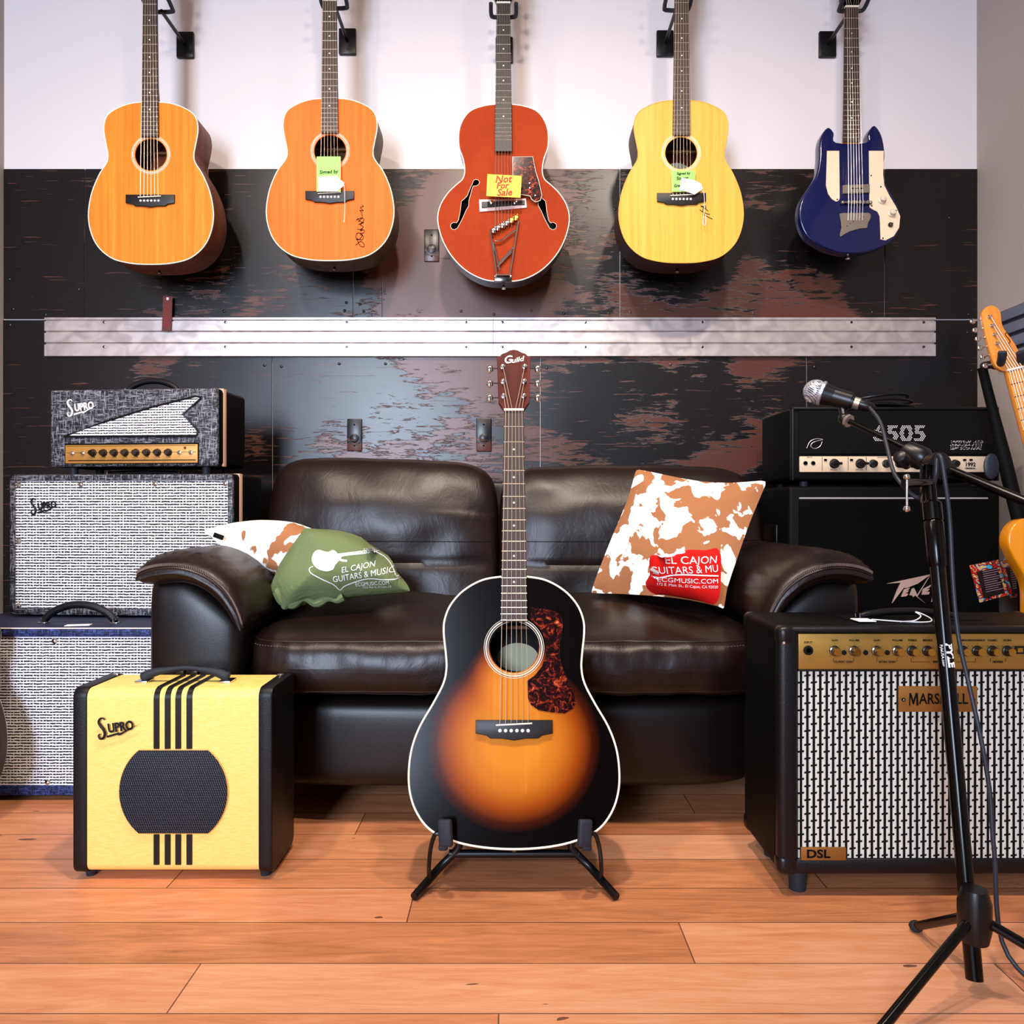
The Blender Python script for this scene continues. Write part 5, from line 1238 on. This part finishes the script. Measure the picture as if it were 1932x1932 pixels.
bm = B(); box(bm, -.04, .04, .002, .008, -.70, -.60, .002); obj('bridge', bm, 'chrome', tele)
ts = thing('tall_guitar_stand', 'tall black hanging guitar stand behind the butterscotch guitar', 'stand', (W(1850, 0, 2.12).x, 2.12, 0))
o_ = ts.location
R_ = lambda px, py, Y: (W(px, py, Y)-Vector((o_.x, o_.y, 0)))
bm = B(); tube(bm, [R_(1853, 694, 2.10), R_(1872, 770, 2.09), R_(1893, 860, 2.08), R_(1925, 990, 2.06)], [.012, .013, .018, .018], 14); obj('pole', bm, 'black_matt', ts)
bm = B(); tube(bm, smooth_pts([R_(1856, 690, 2.10), R_(1870, 688, 2.06), R_(1880, 690, 2.03), R_(1888, 684, 2.0), R_(1891, 672, 1.985), R_(1891, 664, 1.98)], 4, False), .0105, 12); obj('yoke', bm, 'rubber', ts)
bm = B(); tube(bm, smooth_pts([R_(1880, 690, 2.04), R_(1905, 692, 2.05), R_(1921, 688, 2.03), R_(1927, 676, 1.99), R_(1925, 664, 1.98)], 4, False), .0105, 12); obj('yoke', bm, 'rubber', ts)
c3 = R_(1925, 990, 2.06)
bm = B(); tube(bm, [c3, (c3.x+.03, c3.y+.0, .02)], .014, 12); obj('pole', bm, 'black_matt', ts)
for dx, dy in ((-.03, .10), (.03, .10), (.0, -.12)):
    bm = B(); tube(bm, [(c3.x+.03, c3.y, .12), (c3.x+.03+dx*3, c3.y+dy*1.2, .012)], .009, 10); obj('leg', bm, 'black_matt', ts)
a = R_(1870, 880, 2.03); bm = B(); sphere(bm, a, .028, (.75, .25, 1.25), 16); obj('pad', bm, mat('navy_pad', '0c1826', .5), ts)

# ---------------------------------------------------------------- colourful cards by the cabinet
for i, (p4, lab) in enumerate(([[(1829, 1067), (1883, 1056), (1903, 1122), (1848, 1137)], 'colourful patterned card with dark text panel, left one on black cabinet'], [[(1886, 1058), (1925, 1053), (1931, 1124), (1906, 1128)], 'colourful patterned card with pale blue hanging tab, behind the yellow guitar'])):
    Yc = YP-.016+.004*i; q = [W(a, b, Yc) for a, b in p4]; c = sum(q, Vector())/4
    t = thing('string_packet', lab, 'card', tuple(c)); bm = B(); prism(bm, [(v.x-c.x, v.z-c.z) for v in q], -.0015, .0015); obj('card', bm, 'art_print', t)
    inn = [((v-c)*.72)+Vector((.004, 0, -.006)) for v in q]; bm = B(); prism(bm, [(v.x, v.z) for v in inn], -.0025, -.0015); pn = obj('text_panel', bm, 'card_dark', t)
    sl = (q[1].z-q[0].z)/(q[1].x-q[0].x); wx = (q[1].x-q[0].x)*.30
    for k in range(10):
        bm = B(); z = .030-.0065*k; x = .0055-.0*k+.0022*k*.5; l = wx*(1-.25*((k*7) % 3)/2)
        prism(bm, [(x-wx, z-wx*sl), (x-wx+2*l, z-wx*sl+2*l*sl), (x-wx+2*l, z-wx*sl+2*l*sl+.0014), (x-wx, z-wx*sl+.0014)], -.003, -.0024); obj('text_line', bm, 'lilac_ink', pn)
    if i:
        bm = B(); tp_ = [W(a, b, Yc)-c for a, b in ((1893, 1058), (1898, 1048), (1912, 1047), (1917, 1056))]; prism(bm, [(v.x, v.z) for v in tp_], -.001, .001); obj('hanging_tab', bm, 'pale_blue', t)

# ---------------------------------------------------------------- microphone and its stand
ms = thing('microphone_stand', 'black boom microphone stand standing in front of the big black combo', 'microphone stand', (.711, 1.17, 0))
mo = Vector((.711, 1.17, 0)); M = lambda px, py, Y: W(px, py, Y)-mo
top = M(1752, 885, 1.38); bot = M(1817, 1608, 1.22); dr = (bot-top).normalized()
foot = top+dr*((top.z-.02)/-dr.z)
mid = top+dr*.115
clt = top+dr*.07
bm = B(); tube(bm, [clt+dr*.10, foot], .0125, 18); obj('lower_pole', bm, 'gloss_black', ms)
bm = B(); tube(bm, [top+dr*.01, clt+dr*.04], .0095, 14); obj('upper_pole', bm, 'gloss_black', ms)
bm = B(); lathe(bm, [(.012, 0), (.0165, .005), (.0165, .035), (.0145, .037), (.0165, .040), (.0155, .115), (.013, .12)], clt-dr*.01, dr, 14); obj('height_clutch', bm, 'gloss_black', ms)
mj = M(1592, 790, 1.58); tl = M(1932, 941, 1.27); cj = M(1738, 872, 1.42)
dirb = (tl-mj).normalized()
bm = B(); tube(bm, [mj, M(1735, 858, 1.44)], .0058, 12); obj('boom_arm', bm, 'gloss_black', ms)
bm = B(); tube(bm, [M(1735, 858, 1.44), M(1775, 880, 1.40), tl+dirb*.12], [.009, .0085, .0085], 12); obj('boom_arm', bm, 'gloss_black', ms)
bm = B(); lathe(bm, [(.014, -.025), (.021, -.018), (.022, .015), (.015, .024)], M(1728, 860, 1.43), dirb, 20); obj('boom_clutch', bm, 'black_plastic', ms)
bm = B(); lathe(bm, [(.02, -.012), (.025, -.01), (.025, .01), (.02, .012)], M(1768, 880, 1.385), (.25, -.9, .1), 24); obj('pivot_clamp', bm, 'black_plastic', ms)
bm = B(); lathe(bm, [(.006, -.022), (.011, -.020), (.013, -.015), (.013, .004), (.009, .008), (.007, .02)], M(1704, 870, 1.385), (.55, .5, -.35), 9); obj('wing_knob', bm, 'black_plastic', ms)
bm = B(); box(bm, -.012, .012, -.012, .012, -.055, .02, .005); o = obj('elbow', bm, 'gloss_black', ms); o.location = M(1752, 895, 1.38)
bm = B(); tube(bm, [M(1706, 912, 1.36), M(1755, 910, 1.37)], [.0085, .0075], 14); o = obj('side_bolt', bm, 'dark_chrome', ms)
bm = B(); tube(bm, [M(1711, 903, 1.35), M(1711, 960, 1.35)], .0022, 8); sphere(bm, M(1711, 900, 1.35), .006, seg=14); sphere(bm, M(1711, 960, 1.35), .0065, seg=14); obj('tommy_bar', bm, 'chrome', ms)
bm = B(); lathe(bm, [(.010, -.004), (.0135, -.003), (.0135, .003), (.010, .004)], mj+dirb*.012, dirb, 9); obj('lock_nut', bm, 'nickel', ms)
for k in range(3):
    a = math.radians(90+120*k); bm = B(); tube(bm, [foot+Vector((0, 0, .10)), foot+Vector((.26*math.cos(a), .20*math.sin(a)-.03, .0-foot.z+.010))], .0075, 10); lg_ = obj('leg', bm, 'gloss_black', ms)
    bm = B(); e = foot+Vector((.26*math.cos(a), .20*math.sin(a)-.03, .0-foot.z+.010)); sphere(bm, e, .012, (1, 1, .8), 12); obj('rubber_foot', bm, 'rubber', lg_)
bm = B(); lathe(bm, [(.02, 0), (.024, .02), (.024, .06), (.018, .08)], foot+Vector((0, 0, .06)), (0, 0, 1), 18); obj('hub', bm, 'black_plastic', ms)
pdir = dr; q = top+dr*((top.z-W(0, 1237, 1.3).z)/-dr.z)
t1 = text_bm('PYLE', .016, .0003, 0, .040, bold=.0007); t2_ = text_bm('PyleUSA.com', .006, .0002, 0, .036); xf(t2_, (0, 0, -.012)); add(t1, t2_)
for v in t1.verts:              # runs down the pole, wrapped round it
    x, z = v.co.x, v.co.z; a = z/.0128
    v.co = Vector((.0129*math.sin(a+.1), -.0129*math.cos(a+.1)+v.co.y, -x))
o = obj('lettering', t1, 'white_print', ms); o.location = q; o.rotation_euler = (-dr).to_track_quat('Z', 'Y').to_euler(); o.rotation_euler = (math.atan2(-dr.y, -dr.z)*-1, 0, 0)
# microphone
YMc = 1.62; mc = W(1539, 739, YMc); tlm = W(1606, 758, YMc-.03); ax = (tlm-mc).normalized()
mic = thing('microphone', 'black vocal microphone with silver mesh ball on the boom stand', 'microphone', tuple(mc))
bm = B(); sphere(bm, (0, 0, 0), .0255, seg=36); obj('mesh_ball', bm, 'mic_mesh', mic)
bm = B(); lathe(bm, [(.0215, .008), (.0262, .010), (.0262, .0155), (.0215, .018)], (0, 0, 0), ax, 32); obj('collar', bm, mat('collar_silver', 'a8acb8', .35, .7), mic)
bm = B(); lathe(bm, [(.0235, .017), (.021, .03), (.0165, .06), (.0145, .078), (.012, .079)], (0, 0, 0), ax, 28); obj('body', bm, 'black_plastic', mic)
bm = B(); lathe(bm, [(.0122, .078), (.0125, .080), (.0125, .090), (.011, .091)], (0, 0, 0), ax, 24); obj('plug', bm, 'nickel', mic)
bm = B(); lathe(bm, [(.011, .091), (.0115, .105), (.007, .118), (.004, .122)], (0, 0, 0), ax, 24); obj('connector', bm, 'black_plastic', mic)
bm = B(); j1 = mc+ax*.055; lathe(bm, [(.0155, -.018), (.020, -.018), (.019, .018), (.0150, .018)], j1-mo, ax, 24)
tube(bm, smooth_pts([j1-mo+Vector((0, 0, -.016)), (j1-mo).lerp(mj, .5)+Vector((0, 0, -.008)), mj], 4, False), [.008]*9, 12); sphere(bm, mj, .0115, seg=16); obj('microphone_clip', bm, 'black_plastic', ms)
e = mc+ax*.118
cp_ = [e, W(1640, 768, 1.57), W(1660, 795, 1.53), W(1673, 840, 1.48), W(1684, 885, 1.44), W(1700, 912, 1.41), W(1728, 938, 1.40), W(1752, 936, 1.395), W(1765, 900, 1.36), W(1768, 862, 1.36), W(1776, 865, 1.345), W(1782, 900, 1.34), W(1789, 950, 1.34), W(1793, 1000, 1.34), W(1798, 1100, 1.33), W(1808, 1200, 1.31), W(1830, 1300, 1.28), W(1852, 1400, 1.26), W(1868, 1500, 1.25), W(1876, 1608, 1.24)]
z_ = cp_[-1]; cp_ += [Vector((z_.x+.01, z_.y-.02, .03)), Vector((z_.x+.08, z_.y-.12, .005)), Vector((z_.x+.3, z_.y-.2, .005))]
bm = B(); tube(bm, smooth_pts([v-e for v in cp_], 6, False), .0037, 10); cb = tag(obj('microphone_cable', bm, mat('cable_jacket', '1c222c', .5), None), 'dark cable running from the microphone down beside the boom stand', 'cable'); cb.location = e

# ---------------------------------------------------------------- guitar just inside the left edge
t, ol = acoustic('acoustic_guitar', 'brown acoustic guitar showing only its lower edge at the far left, near the floor', (W(8, 0, 1.72).x-.275, 1.70, .03), (math.radians(-12), 0, 0), 'walnut_side', 'rosewood_side', zb=.203)
s5 = thing('guitar_stand', 'low black guitar stand under the brown guitar at far left', 'stand', (W(8, 0, 1.72).x-.275, 1.70, 0))
for s in (-1, 1):
    bm = B(); tube(bm, smooth_pts([(s*.07, -.02, .062), (s*.07, -.02, .020), (s*.07, .10, .016), (s*.07, .16, .012)], 4, False), .007, 8); obj('support_arm', bm, 'rubber', s5)
bm = B(); tube(bm, [(-.12, .14, .009), (.12, .14, .009)], .008, 8); obj('crossbar', bm, 'rubber', s5)
